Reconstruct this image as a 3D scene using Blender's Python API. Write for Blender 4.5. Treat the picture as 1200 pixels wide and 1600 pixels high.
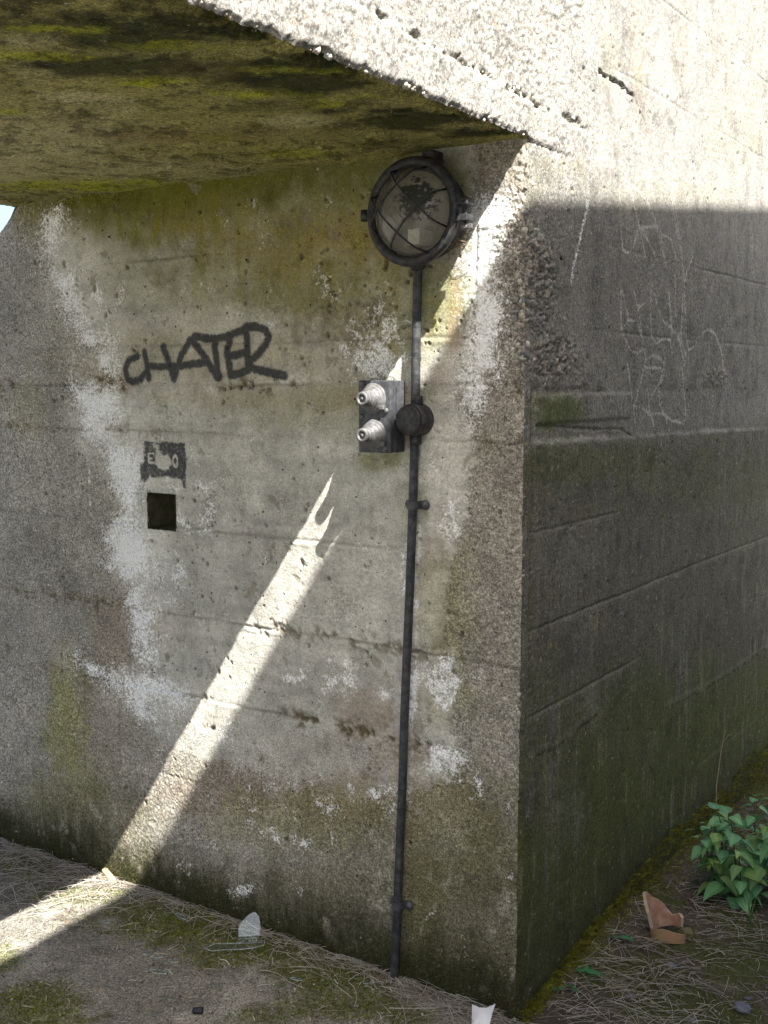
import bpy, bmesh, math, random
import numpy as np
from mathutils import Vector, Matrix, Euler

for o in list(bpy.data.objects): bpy.data.objects.remove(o)
scene = bpy.context.scene
COL = scene.collection
R_ = math.radians
random.seed(7)

# ------------------------------------------------------------------ camera
cam = bpy.data.cameras.new('camera'); camo = bpy.data.objects.new('camera', cam); COL.objects.link(camo)
camo.location = (1.1901, -2.3584, 1.55)
camo.rotation_euler = (R_(90 - 6.468), 0, R_(33.834))
cam.sensor_width = 36; cam.lens = 39.69; cam.clip_start = .02; cam.clip_end = 3000
scene.camera = camo

# ------------------------------------------------------------------ light
SUN = Vector((.54691, -.30549, .77946)).normalized()          # towards the sun
world = bpy.data.worlds.new('World'); scene.world = world; world.use_nodes = True
wn = world.node_tree.nodes; wl = world.node_tree.links
sky = wn.new('ShaderNodeTexSky'); sky.sky_type = 'NISHITA'; sky.sun_disc = False
sky.sun_elevation = math.asin(SUN.z); sky.sun_rotation = math.atan2(SUN.x, SUN.y)
sky.air_density = 1.0; sky.dust_density = 4.0; sky.ozone_density = 1.0
wn['Background'].inputs[1].default_value = .088
wl.new(sky.outputs[0], wn['Background'].inputs[0])
sl = bpy.data.lights.new('sun', 'SUN'); sl.energy = 5.0; sl.angle = R_(.36); sl.color = (1, .98, .945)
so = bpy.data.objects.new('sun', sl); COL.objects.link(so); so.location = (5, -3, 9)
so.rotation_euler = SUN.to_track_quat('Z', 'Y').to_euler()
scene.view_settings.view_transform = 'Standard'; scene.view_settings.look = 'None'
scene.view_settings.exposure = 1.95; scene.view_settings.gamma = 1
scene.render.engine = 'CYCLES'
scene.cycles.max_bounces = 10; scene.cycles.diffuse_bounces = 6; scene.cycles.transparent_max_bounces = 12

# ------------------------------------------------------------------ numeric noise
def h2(ix, iy, s):
    with np.errstate(over='ignore'):
        h = (ix.astype(np.int64).astype(np.uint32) * np.uint32(374761393)) ^ (iy.astype(np.int64).astype(np.uint32) * np.uint32(668265263)) ^ np.uint32((s * 2246822519 + 12345) & 0xffffffff)
        h = (h ^ (h >> np.uint32(13))) * np.uint32(1274126177)
        h = (h ^ (h >> np.uint32(16))) * np.uint32(2246822519)
        h = h ^ (h >> np.uint32(15))
    return (h & np.uint32(0xffffff)).astype(np.float32) / np.float32(0xffffff)
def vn(x, y, s=0):
    ix = np.floor(x); iy = np.floor(y); fx = (x - ix).astype(np.float32); fy = (y - iy).astype(np.float32)
    fx = fx * fx * (3 - 2 * fx); fy = fy * fy * (3 - 2 * fy)
    a = h2(ix, iy, s); b = h2(ix + 1, iy, s); c = h2(ix, iy + 1, s); d = h2(ix + 1, iy + 1, s)
    return (a + (b - a) * fx) * (1 - fy) + (c + (d - c) * fx) * fy
def fbm(x, y, f, o=4, s=0, g=.52, st=1.0):
    t = 0; a = 1; n = 0; c, q = .8, .6
    for k in range(o):
        X = (x * c - y * st * q) * f + 17.3 * k if st == 1.0 else x * f + 17.3 * k
        Y = (x * q + y * st * c) * f + 9.1 * k if st == 1.0 else y * st * f + 9.1 * k
        t = t + a * (vn(X, Y, s + 31 * k) - .5); n += a; a *= g; f *= 2.03
    return t / n * 2.2                                         # about -1..1
def worley(x, y, f, s=0):
    x = x * f; y = y * f; ix = np.floor(x); iy = np.floor(y)
    f1 = np.full(x.shape, 9., np.float32); cid = np.zeros(x.shape, np.float32)
    for i in (-1, 0, 1):
        for j in (-1, 0, 1):
            cx = ix + i; cy = iy + j
            d = np.hypot(cx + h2(cx, cy, s) - x, cy + h2(cx, cy, s + 1) - y)
            m = d < f1; f1 = np.where(m, d, f1); cid = np.where(m, h2(cx, cy, s + 2), cid)
    return f1, cid
def ss(a, b, x):
    t = np.clip((x - a) / (b - a), 0, 1); return t * t * (3 - 2 * t)
def segd(x, y, pts):
    d = np.full(x.shape, 9., np.float32)
    for (a, b), (c, e) in zip(pts[:-1], pts[1:]):
        vx, vy = c - a, e - b; L = vx * vx + vy * vy + 1e-12
        t = np.clip(((x - a) * vx + (y - b) * vy) / L, 0, 1)
        d = np.minimum(d, np.hypot(x - a - t * vx, y - b - t * vy))
    return d
def polysd(x, y, P):                                           # signed distance, positive inside
    P = list(P); ins = np.zeros(x.shape, bool)
    for (a, b), (c, e) in zip(P, P[1:] + P[:1]):
        if e != b: ins ^= ((b > y) != (e > y)) & (x < (c - a) * (y - b) / (e - b) + a)
    d = segd(x, y, P + P[:1]); return np.where(ins, d, -d)
def blob(x, y, B, nz=0, k=1.0):
    t = np.zeros(x.shape, np.float32)
    for cx, cy, ax, ay, bx, by, s in B:
        D = ax * by - ay * bx; X = x - cx; Y = y - cy
        p = (X * by - Y * bx) / D; q = (ax * Y - ay * X) / D
        t = np.maximum(t, s * (1 - ss(.35, 1.15, np.sqrt(p * p + q * q) + nz)))
    return t * k
def mix(col, c, m):
    m = np.clip(m, 0, 1)[:, None]; return col * (1 - m) + np.array(c, np.float32)[None, :] * m
def local(x, y, pts, r):                                       # index of points near a polyline
    xs = [p[0] for p in pts]; ys = [p[1] for p in pts]
    return np.nonzero((x > min(xs) - r) & (x < max(xs) + r) & (y > min(ys) - r) & (y < max(ys) + r))[0]

# ------------------------------------------------------------------ object helpers
def tag(o, label=None, cat=None, group=None, kind=None):
    if label: o['label'] = label
    if cat: o['category'] = cat
    if group: o['group'] = group
    if kind: o['kind'] = kind
    return o
def empty(name, loc=(0, 0, 0), rot=(0, 0, 0)):
    o = bpy.data.objects.new(name, None); COL.objects.link(o); o.location = loc; o.rotation_euler = rot
    o.empty_display_size = .05; return o
def link(name, me, mat, parent=None, smooth=True):
    o = bpy.data.objects.new(name, me); COL.objects.link(o)
    if mat and not me.materials: me.materials.append(mat)
    if parent: o.parent = parent
    if smooth: me.polygons.foreach_set('use_smooth', np.ones(len(me.polygons), bool))
    return o
def np_mesh(name, V, F):
    me = bpy.data.meshes.new(name); V = np.asarray(V, np.float32); F = np.asarray(F, np.int32)
    n = F.shape[1]
    me.vertices.add(len(V)); me.vertices.foreach_set('co', V.ravel())
    me.loops.add(F.size); me.loops.foreach_set('vertex_index', F.ravel())
    me.polygons.add(len(F)); me.polygons.foreach_set('loop_start', np.arange(0, F.size, n, dtype=np.int32))
    me.polygons.foreach_set('loop_total', np.full(len(F), n, np.int32))
    me.update(calc_edges=True); return me
def set_col(me, col, name='Col', lo=.004, hi=.9):
    a = me.color_attributes.new(name, 'FLOAT_COLOR', 'POINT')
    c = np.ones((len(me.vertices), 4), np.float32); c[:, :3] = np.clip(col, lo, hi); a.data.foreach_set('color', c.ravel())
def grid_faces(nu, nv, keep=None, flip=False):
    i, j = np.meshgrid(np.arange(nu - 1), np.arange(nv - 1), indexing='ij'); a = (i * nv + j)
    F = np.stack([a, a + nv, a + nv + 1, a + 1], -1)
    if flip: F = F[..., ::-1]
    F = F.reshape(-1, 4)
    return F if keep is None else F[keep.ravel()]
def axis(*segs):                                               # segs: (start, end, step)
    out = []
    for a, b, s in segs: out += list(np.linspace(a, b, max(2, int(round((b - a) / s)) + 1))[:-1])
    return np.array(out + [segs[-1][1]])
def bm_obj(name, bm, mat, parent=None, smooth=True):
    me = bpy.data.meshes.new(name); bm.to_mesh(me); bm.free(); return link(name, me, mat, parent, smooth)
def lathe(bm, prof, n=48, ax=(0, 0, 0), close=False, M=None):
    rings = []
    for r, z in prof:
        rings.append([bm.verts.new((ax[0] + r * math.cos(2 * math.pi * k / n), ax[1] + r * math.sin(2 * math.pi * k / n), ax[2] + z)) for k in range(n)] if r > 1e-6
                     else [bm.verts.new((ax[0], ax[1], ax[2] + z))])
    for A, B in zip(rings[:-1], rings[1:]):
        for k in range(n):
            q = [A[k % len(A)], A[(k + 1) % len(A)], B[(k + 1) % len(B)], B[k % len(B)]]
            u = []
            for v in q:
                if v not in u: u.append(v)
            if len(u) > 2: bm.faces.new(u)
    if M is not None: bmesh.ops.transform(bm, matrix=M, verts=[v for r in rings for v in r])
def tube(bm, pts, r, n=10, cap=True):
    pts = [Vector(p) for p in pts]; rad = r if isinstance(r, (list, tuple)) else [r] * len(pts); rings = []
    for i, p in enumerate(pts):
        d = (pts[min(i + 1, len(pts) - 1)] - pts[max(i - 1, 0)]).normalized()
        a = d.cross(Vector((0, 0, 1)) if abs(d.z) < .9 else Vector((1, 0, 0))).normalized(); b = d.cross(a)
        rings.append([bm.verts.new(p + (a * math.cos(2 * math.pi * k / n) + b * math.sin(2 * math.pi * k / n)) * rad[i]) for k in range(n)])
    for A, B in zip(rings[:-1], rings[1:]):
        for k in range(n): bm.faces.new((A[k], A[(k + 1) % n], B[(k + 1) % n], B[k]))
    if cap: bm.faces.new(rings[0][::-1]); bm.faces.new(rings[-1])
def box(bm, x0, x1, y0, y1, z0, z1, bev=0):
    vs = [bm.verts.new((x, y, z)) for x in (x0, x1) for y in (y0, y1) for z in (z0, z1)]
    fs = [bm.faces.new([vs[i] for i in f]) for f in ((0, 1, 3, 2), (4, 6, 7, 5), (0, 4, 5, 1), (2, 3, 7, 6), (0, 2, 6, 4), (1, 5, 7, 3))]
    if bev:
        es = list({e for f in fs for e in f.edges}); bmesh.ops.bevel(bm, geom=es, offset=bev, segments=2, affect='EDGES', profile=.6)

# ------------------------------------------------------------------ materials
def newmat(name):
    m = bpy.data.materials.new(name); m.use_nodes = True; nt = m.node_tree
    return m, nt, nt.nodes['Principled BSDF'], nt.nodes['Material Output']
def node(nt, t, **kw):
    n = nt.nodes.new(t)
    for k, v in kw.items(): setattr(n, k, v)
    return n
def noise(nt, scale, detail=4, rough=.6, vec=None, stretch=None):
    tc = node(nt, 'ShaderNodeTexCoord'); n = node(nt, 'ShaderNodeTexNoise'); n.inputs['Scale'].default_value = scale
    n.inputs['Detail'].default_value = detail; n.inputs['Roughness'].default_value = rough
    if stretch:
        mp = node(nt, 'ShaderNodeMapping'); mp.inputs['Scale'].default_value = stretch
        nt.links.new(tc.outputs['Object'], mp.inputs[0]); nt.links.new(mp.outputs[0], n.inputs['Vector'])
    else: nt.links.new(tc.outputs['Object'], n.inputs['Vector'])
    return n
def ramp(nt, src, stops):
    r = node(nt, 'ShaderNodeValToRGB'); el = r.color_ramp.elements
    while len(el) < len(stops): el.new(.5)
    for e, (p, c) in zip(el, stops): e.position = p; e.color = c if len(c) == 4 else (*c, 1)
    nt.links.new(src, r.inputs[0]); return r
def mixc(nt, a, b, fac, mode='MIX'):
    m = node(nt, 'ShaderNodeMix', data_type='RGBA', blend_type=mode)
    for sock, v in ((m.inputs[0], fac), (m.inputs[6], a), (m.inputs[7], b)):
        if hasattr(v, 'links') or isinstance(v, bpy.types.NodeSocket): nt.links.new(v, sock)
        elif isinstance(v, (int, float)): sock.default_value = v
        else: sock.default_value = (*v, 1)
    return m.outputs[2]
def g(v): return (v, v, v)
def concrete_mat(name, grain=.46, speck=.75, bump=.6):
    m, nt, p, out = newmat(name)
    at = node(nt, 'ShaderNodeAttribute', attribute_name='Col')
    n1 = noise(nt, 95, 5, .7); n2 = noise(nt, 210, 3, .65); n3 = noise(nt, 9, 5, .6)
    r1 = ramp(nt, n1.outputs['Fac'], [(.30, g(1 - grain)), (.5, g(1.0)), (.70, g(1 + grain * .7))])
    asm = node(nt, 'ShaderNodeAttribute', attribute_name='Smo'); ssm = node(nt, 'ShaderNodeSeparateColor'); nt.links.new(asm.outputs['Color'], ssm.inputs[0])
    gf = node(nt, 'ShaderNodeMath', operation='MULTIPLY_ADD'); nt.links.new(ssm.outputs[0], gf.inputs[0]); gf.inputs[1].default_value = -.62; gf.inputs[2].default_value = 1.0
    c = mixc(nt, at.outputs['Color'], r1.outputs[0], gf.outputs[0], 'MULTIPLY')
    r2 = ramp(nt, n2.outputs['Fac'], [(.38, g(1 - grain)), (.5, g(1.0)), (.63, g(1 + grain * .9))])
    c = mixc(nt, c, r2.outputs[0], gf.outputs[0], 'MULTIPLY')
    r3 = ramp(nt, n3.outputs['Fac'], [(.3, g(.86)), (.7, g(1.12))])
    c = mixc(nt, c, r3.outputs[0], 1.0, 'MULTIPLY')
    tc = node(nt, 'ShaderNodeTexCoord'); vo = node(nt, 'ShaderNodeTexVoronoi'); vo.inputs['Scale'].default_value = 190
    nt.links.new(tc.outputs['Object'], vo.inputs['Vector'])
    vs = ramp(nt, vo.outputs['Distance'], [(.24, g(1)), (.42, g(0))])
    sep = node(nt, 'ShaderNodeSeparateColor'); nt.links.new(vo.outputs['Color'], sep.inputs[0])
    pick = ramp(nt, sep.outputs[0], [(.68, g(0)), (.74, g(1))]); pickd = ramp(nt, sep.outputs[1], [(.74, g(0)), (.80, g(1))])
    mm = node(nt, 'ShaderNodeMath', operation='MULTIPLY'); nt.links.new(vs.outputs[0], mm.inputs[0]); nt.links.new(pick.outputs[0], mm.inputs[1])
    md = node(nt, 'ShaderNodeMath', operation='MULTIPLY'); nt.links.new(vs.outputs[0], md.inputs[0]); nt.links.new(pickd.outputs[0], md.inputs[1])
    ml = node(nt, 'ShaderNodeMath', operation='MULTIPLY'); nt.links.new(mm.outputs[0], ml.inputs[0]); ml.inputs[1].default_value = speck
    mls = node(nt, 'ShaderNodeMath', operation='MULTIPLY'); nt.links.new(ml.outputs[0], mls.inputs[0]); nt.links.new(gf.outputs[0], mls.inputs[1]); ml = mls
    pale_c = mixc(nt, c, g(1.9), 1.0, 'MULTIPLY'); dk = mixc(nt, c, g(.28), 1.0, 'MULTIPLY')  # paler and darker aggregate specks
    c = mixc(nt, c, pale_c, ml.outputs[0]); 
    md2 = node(nt, 'ShaderNodeMath', operation='MULTIPLY'); nt.links.new(md.outputs[0], md2.inputs[0]); md2.inputs[1].default_value = speck
    mds = node(nt, 'ShaderNodeMath', operation='MULTIPLY'); nt.links.new(md2.outputs[0], mds.inputs[0]); nt.links.new(gf.outputs[0], mds.inputs[1]); md2 = mds
    c = mixc(nt, c, dk, md2.outputs[0])
    # small air holes
    nj = noise(nt, 60, 3); vp = node(nt, 'ShaderNodeTexVoronoi'); vp.inputs['Scale'].default_value = 42
    add = node(nt, 'ShaderNodeVectorMath', operation='MULTIPLY_ADD'); nt.links.new(nj.outputs['Color'], add.inputs[0]); add.inputs[1].default_value = (.008, .008, .008); nt.links.new(tc.outputs['Object'], add.inputs[2]); nt.links.new(add.outputs[0], vp.inputs['Vector'])
    sp2 = node(nt, 'ShaderNodeSeparateColor'); nt.links.new(vp.outputs['Color'], sp2.inputs[0])
    thr = ramp(nt, sp2.outputs[0], [(.64, g(-.02)), (.68, g(.05)), (1.0, g(.17))])
    lt = node(nt, 'ShaderNodeMath', operation='SUBTRACT'); nt.links.new(thr.outputs[0], lt.inputs[0]); nt.links.new(vp.outputs['Distance'], lt.inputs[1])
    pit = ramp(nt, lt.outputs[0], [(.0, g(0)), (.03, g(1))])
    # paint, spray and scratches: mask fields sharpened by fine noise
    am = node(nt, 'ShaderNodeAttribute', attribute_name='Msk'); ms = node(nt, 'ShaderNodeSeparateColor'); nt.links.new(am.outputs['Color'], ms.inputs[0])
    def sharp(ch, a, b, lo, hi):
        k1 = node(nt, 'ShaderNodeMath', operation='MULTIPLY_ADD'); nt.links.new(n1.outputs['Fac'], k1.inputs[0]); k1.inputs[1].default_value = a; k1.inputs[2].default_value = -.5 * a - .5 * b
        k2 = node(nt, 'ShaderNodeMath', operation='MULTIPLY_ADD'); nt.links.new(n2.outputs['Fac'], k2.inputs[0]); k2.inputs[1].default_value = b; nt.links.new(k1.outputs[0], k2.inputs[2])
        k3 = node(nt, 'ShaderNodeMath', operation='ADD'); nt.links.new(k2.outputs[0], k3.inputs[0]); nt.links.new(ms.outputs[ch], k3.inputs[1])
        return ramp(nt, k3.outputs[0], [(lo, g(0)), (hi, g(1))])
    rw = sharp(0, 1.9, 1.2, .34, .84); wc = mixc(nt, (.86, .845, .81), r3.outputs[0], .6, 'MULTIPLY'); wc = mixc(nt, wc, r2.outputs[0], .45, 'MULTIPLY'); wc = mixc(nt, wc, r1.outputs[0], .25, 'MULTIPLY'); c = mixc(nt, c, wc, rw.outputs[0])
    rs = sharp(2, 1.2, 1.2, .38, .80); c = mixc(nt, c, (.46, .44, .39), rs.outputs[0])
    rb = sharp(1, 1.0, .8, .12, .70); el = rb.color_ramp.elements; e1 = el.new(.34); e1.color = (.16, .16, .16, 1); e2 = el.new(.5); e2.color = (.78, .78, .78, 1); el[-1].color = (.96, .96, .96, 1)
    bk = mixc(nt, (.046, .047, .050), r3.outputs[0], .9, 'MULTIPLY'); c = mixc(nt, c, bk, rb.outputs[0])
    pd = mixc(nt, c, g(.22), 1.0, 'MULTIPLY'); c = mixc(nt, c, pd, pit.outputs[0])
    nt.links.new(c, p.inputs['Base Color']); p.inputs['Roughness'].default_value = .93; p.inputs['Specular IOR Level'].default_value = .25
    b1 = node(nt, 'ShaderNodeBump'); b1.inputs['Strength'].default_value = bump; b1.inputs['Distance'].default_value = .004
    b2 = node(nt, 'ShaderNodeBump'); b2.inputs['Strength'].default_value = bump; b2.inputs['Distance'].default_value = .0015
    nt.links.new(n1.outputs['Fac'], b1.inputs['Height']); nt.links.new(n2.outputs['Fac'], b2.inputs['Height'])
    nt.links.new(b1.outputs[0], b2.inputs['Normal'])
    b3 = node(nt, 'ShaderNodeBump', invert=True); b3.inputs['Strength'].default_value = .8; b3.inputs['Distance'].default_value = .004; nt.links.new(pit.outputs[0], b3.inputs['Height']); nt.links.new(b2.outputs[0], b3.inputs['Normal']); nt.links.new(b3.outputs[0], p.inputs['Normal'])
    return m
def simple_mat(name, c1, c2, scale=40, rough=.7, metal=0, bump=.2, lo=.35, hi=.65, spec=.4, detail=5, dist=.002):
    m, nt, p, out = newmat(name); n = noise(nt, scale, detail, .65)
    r = ramp(nt, n.outputs['Fac'], [(lo, c1), (hi, c2)]); nt.links.new(r.outputs[0], p.inputs['Base Color'])
    p.inputs['Roughness'].default_value = rough; p.inputs['Metallic'].default_value = metal; p.inputs['Specular IOR Level'].default_value = spec
    b = node(nt, 'ShaderNodeBump'); b.inputs['Strength'].default_value = bump; b.inputs['Distance'].default_value = dist
    nt.links.new(n.outputs['Fac'], b.inputs['Height']); nt.links.new(b.outputs[0], p.inputs['Normal']); return m
def attr_mat(name, rough=.8, spec=.3, var=.3, scale=60, trans=0):
    m, nt, p, out = newmat(name); at = node(nt, 'ShaderNodeAttribute', attribute_name='Col'); n = noise(nt, scale, 4)
    r = ramp(nt, n.outputs['Fac'], [(.3, g(1 - var)), (.7, g(1 + var))]); c = mixc(nt, at.outputs['Color'], r.outputs[0], 1.0, 'MULTIPLY')
    nt.links.new(c, p.inputs['Base Color']); p.inputs['Roughness'].default_value = rough; p.inputs['Specular IOR Level'].default_value = spec
    if trans:
        t = node(nt, 'ShaderNodeBsdfTranslucent'); nt.links.new(c, t.inputs[0]); mx = node(nt, 'ShaderNodeMixShader'); mx.inputs[0].default_value = trans
        nt.links.new(p.outputs[0], mx.inputs[1]); nt.links.new(t.outputs[0], mx.inputs[2]); nt.links.new(mx.outputs[0], out.inputs[0])
    return m
M_conc = concrete_mat('weathered_concrete')
M_soff = concrete_mat('damp_soffit_concrete', grain=.46, speck=.55, bump=.6)
M_floor = concrete_mat('passage_floor_concrete', grain=.5, speck=.9, bump=.8)
M_soil = concrete_mat('mossy_soil', grain=.4, speck=.5, bump=.8)
M_peb = attr_mat('aggregate_stone', .9, .2, .25, 120)
M_far = simple_mat('plain_concrete', (.20, .195, .185), (.28, .275, .26), 3, .95, 0, .3)
M_straw = attr_mat('dead_grass', .75, .3, .2, 80, .2)
M_moss = attr_mat('moss', .9, .15, .3, 60, .25)
M_leaf = attr_mat('green_leaf', .55, .35, .22, 90, .22)

ZS = 2.10                                                      # height of the soffit
# ================================================================== BUNKER
bunker = empty('concrete_bunker'); tag(bunker, 'weathered board marked concrete bunker with a low passage under a heavy lintel', 'bunker')

def chip_v(z):                                                 # wear of the vertical arris
    return .004 + .009 * np.clip(fbm(z, z * 0 + 3.1, 9, 4, 77), -.3, 1) + .010 * ss(1.50, 1.62, z) * (1 - ss(1.92, 2.0, z)) * (.5 + .5 * fbm(z, z * 0, 30, 2, 5)) + .004 * fbm(z, z * 0 + 7, 60, 2, 9)
def chip_h(y):                                                 # wear of the lintel arris
    return .005 + .008 * fbm(y, y * 0 + 1.7, 14, 4, 55, .65) + .006 * fbm(y, y * 0 + 5.7, 70, 2, 56)

# ---------------- passage wall: plane y = 0, x from -2.1 to 0
JW = [(1.908, .8), (1.661, .7), (1.548, 1.3), (1.412, 1.0), (1.135, .8), (.878, .9), (.64, 1.3), (.39, .4), (.17, .3)]
NIC = (-1.228, -1.116, 1.126, 1.233)
xw = axis((-2.55, -2.06, .03), (-2.06, NIC[0], .0036), (NIC[0], NIC[1], .0036), (NIC[1], 0, .0036))
zw = axis((-.08, NIC[2], .0036), (NIC[2], NIC[3], .0036), (NIC[3], ZS, .0036), (ZS, 2.16, .012))
X, Z = [a.ravel().astype(np.float32) for a in np.meshgrid(xw, zw, indexing='ij')]

WHITE = [(-1.552,2.083),(-1.627,2.045),(-1.645,1.970),(-1.603,1.919),(-1.614,1.881),(-1.579,1.822),(-1.511,1.743),(-1.485,1.685),(-1.388,1.673),(-1.431,1.626),(-1.378,1.588),(-1.338,1.554),(-1.534,1.540),(-1.494,1.472),(-1.469,1.395),(-1.401,1.358),(-1.390,1.282),(-1.364,1.244),(-1.325,1.188),(-1.397,1.106),(-1.386,1.028),(-1.374,0.980),(-1.306,0.957),(-1.322,0.877),(-1.285,0.783),(-1.300,0.722),(-1.414,0.666),(-1.387,0.630),(-1.332,0.598),(-1.293,0.544),(-1.227,0.496),(-1.070,0.466),(-0.825,0.474),(-0.600,0.447),(-0.391,0.455),(-0.217,0.568),(-0.162,0.636),(-0.199,0.711),(-0.163,0.831),(-0.219,0.920),(-0.202,1.082),(-0.149,1.243),(-0.133,1.398),(-0.143,1.489),(-0.117,1.550),(-0.084,1.639),(-0.086,1.801),(-0.142,1.951),(-0.144,2.118),(-0.317,2.139),(-0.842,2.126)]
BRIGHT = [[(-1.619,1.901),(-1.527,1.881),(-1.491,1.799),(-1.484,1.704),(-1.374,1.678),(-1.389,1.648),(-1.485,1.681),(-1.516,1.743),(-1.580,1.807),(-1.615,1.862)],
 [(-1.431,1.642),(-1.353,1.654),(-1.334,1.578),(-1.373,1.565),(-1.405,1.598)],
 [(-1.543,1.542),(-1.435,1.546),(-1.347,1.542),(-1.328,1.475),(-1.399,1.397),(-1.332,1.361),(-1.247,1.326),(-1.251,1.231),(-1.311,1.180),(-1.358,1.241),(-1.395,1.291),(-1.398,1.349),(-1.441,1.386),(-1.474,1.418),(-1.500,1.472)],
 [(-1.397,1.102),(-1.323,1.146),(-1.253,1.145),(-1.236,1.041),(-1.286,0.979),(-1.346,0.977),(-1.389,1.016)],
 [(-1.310,0.928),(-1.260,0.952),(-1.236,0.868),(-1.219,0.724),(-1.268,0.717),(-1.287,0.783),(-1.306,0.859)],
 [(-1.559,0.676),(-1.428,0.664),(-1.234,0.680),(-1.065,0.659),(-1.092,0.607),(-1.210,0.607),(-1.279,0.551),(-1.332,0.598),(-1.410,0.634)],
 [(-0.146,1.952),(-0.088,1.976),(-0.039,1.986),(-0.083,1.816),(-0.074,1.639),(-0.114,1.550),(-0.127,1.490),(-0.141,1.459),(-0.147,1.550),(-0.141,1.670),(-0.144,1.804)],
 [(-1.641,2.056),(-1.575,2.079),(-1.554,2.040),(-1.611,1.939),(-1.652,1.945)]]
FLAKE = [(-0.410,1.677,0.145,-0.004,-0.000,-0.158,0.62),(-0.548,1.793,0.122,-0.006,-0.000,-0.064,0.45),(-0.217,0.617,0.084,0.016,0.000,-0.050,1.00),(-0.218,0.798,0.074,0.011,0.001,-0.098,0.80),(-0.313,1.071,0.042,0.004,0.001,-0.195,0.75),(-0.313,0.775,0.035,0.005,0.000,-0.150,0.80),(-0.176,1.210,0.072,0.005,0.001,-0.078,0.60),(-0.240,1.364,0.073,0.003,0.000,-0.047,0.50),(-0.471,0.785,0.287,0.042,-0.000,-0.069,0.45),(-0.992,0.576,0.324,0.055,-0.002,-0.076,0.50),(-0.391,0.473,0.121,0.025,0.000,-0.069,0.50),(-0.161,0.554,0.073,0.015,0.001,-0.066,0.40),(-1.051,1.223,0.149,0.008,-0.006,-0.221,0.35),(-1.185,0.988,0.157,0.015,-0.006,-0.191,0.45),(-1.425,1.778,0.166,-0.006,-0.005,-0.113,0.50),(-0.645,0.328,0.267,0.061,-0.001,-0.073,0.35),(-1.000,0.227,0.101,0.023,-0.001,-0.059,0.40),(-0.784,0.127,0.259,0.067,-0.001,-0.042,0.45),(-0.666,0.415,0.447,0.094,-0.001,-0.091,0.35)]
ALGAE = [(-1.029,2.042,0.721,-0.062,-0.003,-0.129,1.00),(-0.547,1.969,0.383,-0.031,-0.001,-0.143,0.90),(-0.758,1.853,0.482,-0.027,-0.002,-0.133,0.80),(-1.158,1.857,0.328,-0.017,-0.003,-0.107,0.30),(-0.353,1.784,0.113,-0.005,0.000,-0.186,0.70),(-0.226,2.003,0.106,-0.010,0.001,-0.119,0.70),(-0.225,1.748,0.089,-0.004,0.001,-0.106,0.75),(-0.469,1.485,0.239,0.003,-0.000,-0.097,0.35),(-0.633,1.483,0.318,0.004,-0.001,-0.067,0.30),(-0.314,1.265,0.057,0.003,0.000,-0.144,0.35),(-0.410,1.357,0.117,0.004,-0.000,-0.032,0.80),(-1.468,2.061,0.306,-0.025,-0.002,-0.037,0.70)]
OCHRE = [(-0.629,1.911,0.396,-0.027,-0.001,-0.113,0.80),(-0.935,2.017,0.302,-0.025,-0.002,-0.085,0.70),(-0.488,1.711,0.239,-0.007,-0.000,-0.112,0.50),(-1.040,1.621,0.587,-0.007,-0.003,-0.107,0.45),(-0.741,1.516,0.530,0.003,-0.001,-0.044,0.55),(-0.965,1.761,0.142,-0.005,-0.002,-0.087,0.30),(-0.391,1.833,0.095,-0.005,0.000,-0.093,0.50)]
BROWN = [(-0.451,0.685,0.122,0.020,-0.000,-0.077,0.80),(-0.351,0.601,0.118,0.022,0.000,-0.102,0.70),(-0.947,0.374,0.321,0.067,-0.002,-0.115,0.70),(-0.472,0.455,0.332,0.070,-0.000,-0.105,0.75),(-1.326,0.778,0.166,0.021,-0.008,-0.219,0.55),(-1.449,0.518,0.174,0.029,-0.010,-0.248,0.35),(-1.351,1.559,0.082,-0.000,-0.001,-0.026,0.80),(-0.599,0.554,0.260,0.049,-0.000,-0.054,0.30),(-0.312,0.472,0.117,0.025,0.000,-0.153,0.70),(-0.220,1.112,0.073,0.007,0.001,-0.191,0.40),(-0.201,0.922,0.055,0.007,0.001,-0.193,0.45),(-1.073,0.368,0.155,0.032,-0.002,-0.079,0.60)]
YGREEN = [(-1.613,0.470,0.129,0.022,-0.013,-0.276,0.75),(-1.576,0.286,0.183,0.037,-0.006,-0.129,0.50),(-0.219,0.984,0.110,0.013,0.001,-0.209,0.42),(-0.272,0.208,0.087,0.024,0.001,-0.207,0.55),(-0.197,0.430,0.205,0.047,0.001,-0.201,0.40),(-0.644,0.365,0.422,0.093,-0.001,-0.110,0.45),(-1.762,1.469,0.124,0.002,-0.007,-0.122,0.25),(-0.218,0.790,0.111,0.017,0.001,-0.098,0.35),(-1.704,0.195,0.191,0.040,-0.007,-0.132,0.40)]
LOWER = [(-0.785,0.069,0.998,0.269,-0.003,-0.230,0.85),(-0.158,0.238,0.352,0.095,0.003,-0.387,1.00),(-1.708,0.107,0.543,0.122,-0.011,-0.221,0.85),(-1.215,0.015,0.411,0.106,-0.005,-0.165,0.80),(-0.473,0.314,0.459,0.110,-0.001,-0.213,0.55)]
RUST = [(-0.186,1.747,0.018,-0.001,0.001,-0.105,0.50),(-0.192,1.672,0.025,-0.001,0.001,-0.091,0.50),(-0.223,1.565,0.029,-0.000,0.000,-0.046,0.40)]

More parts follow.
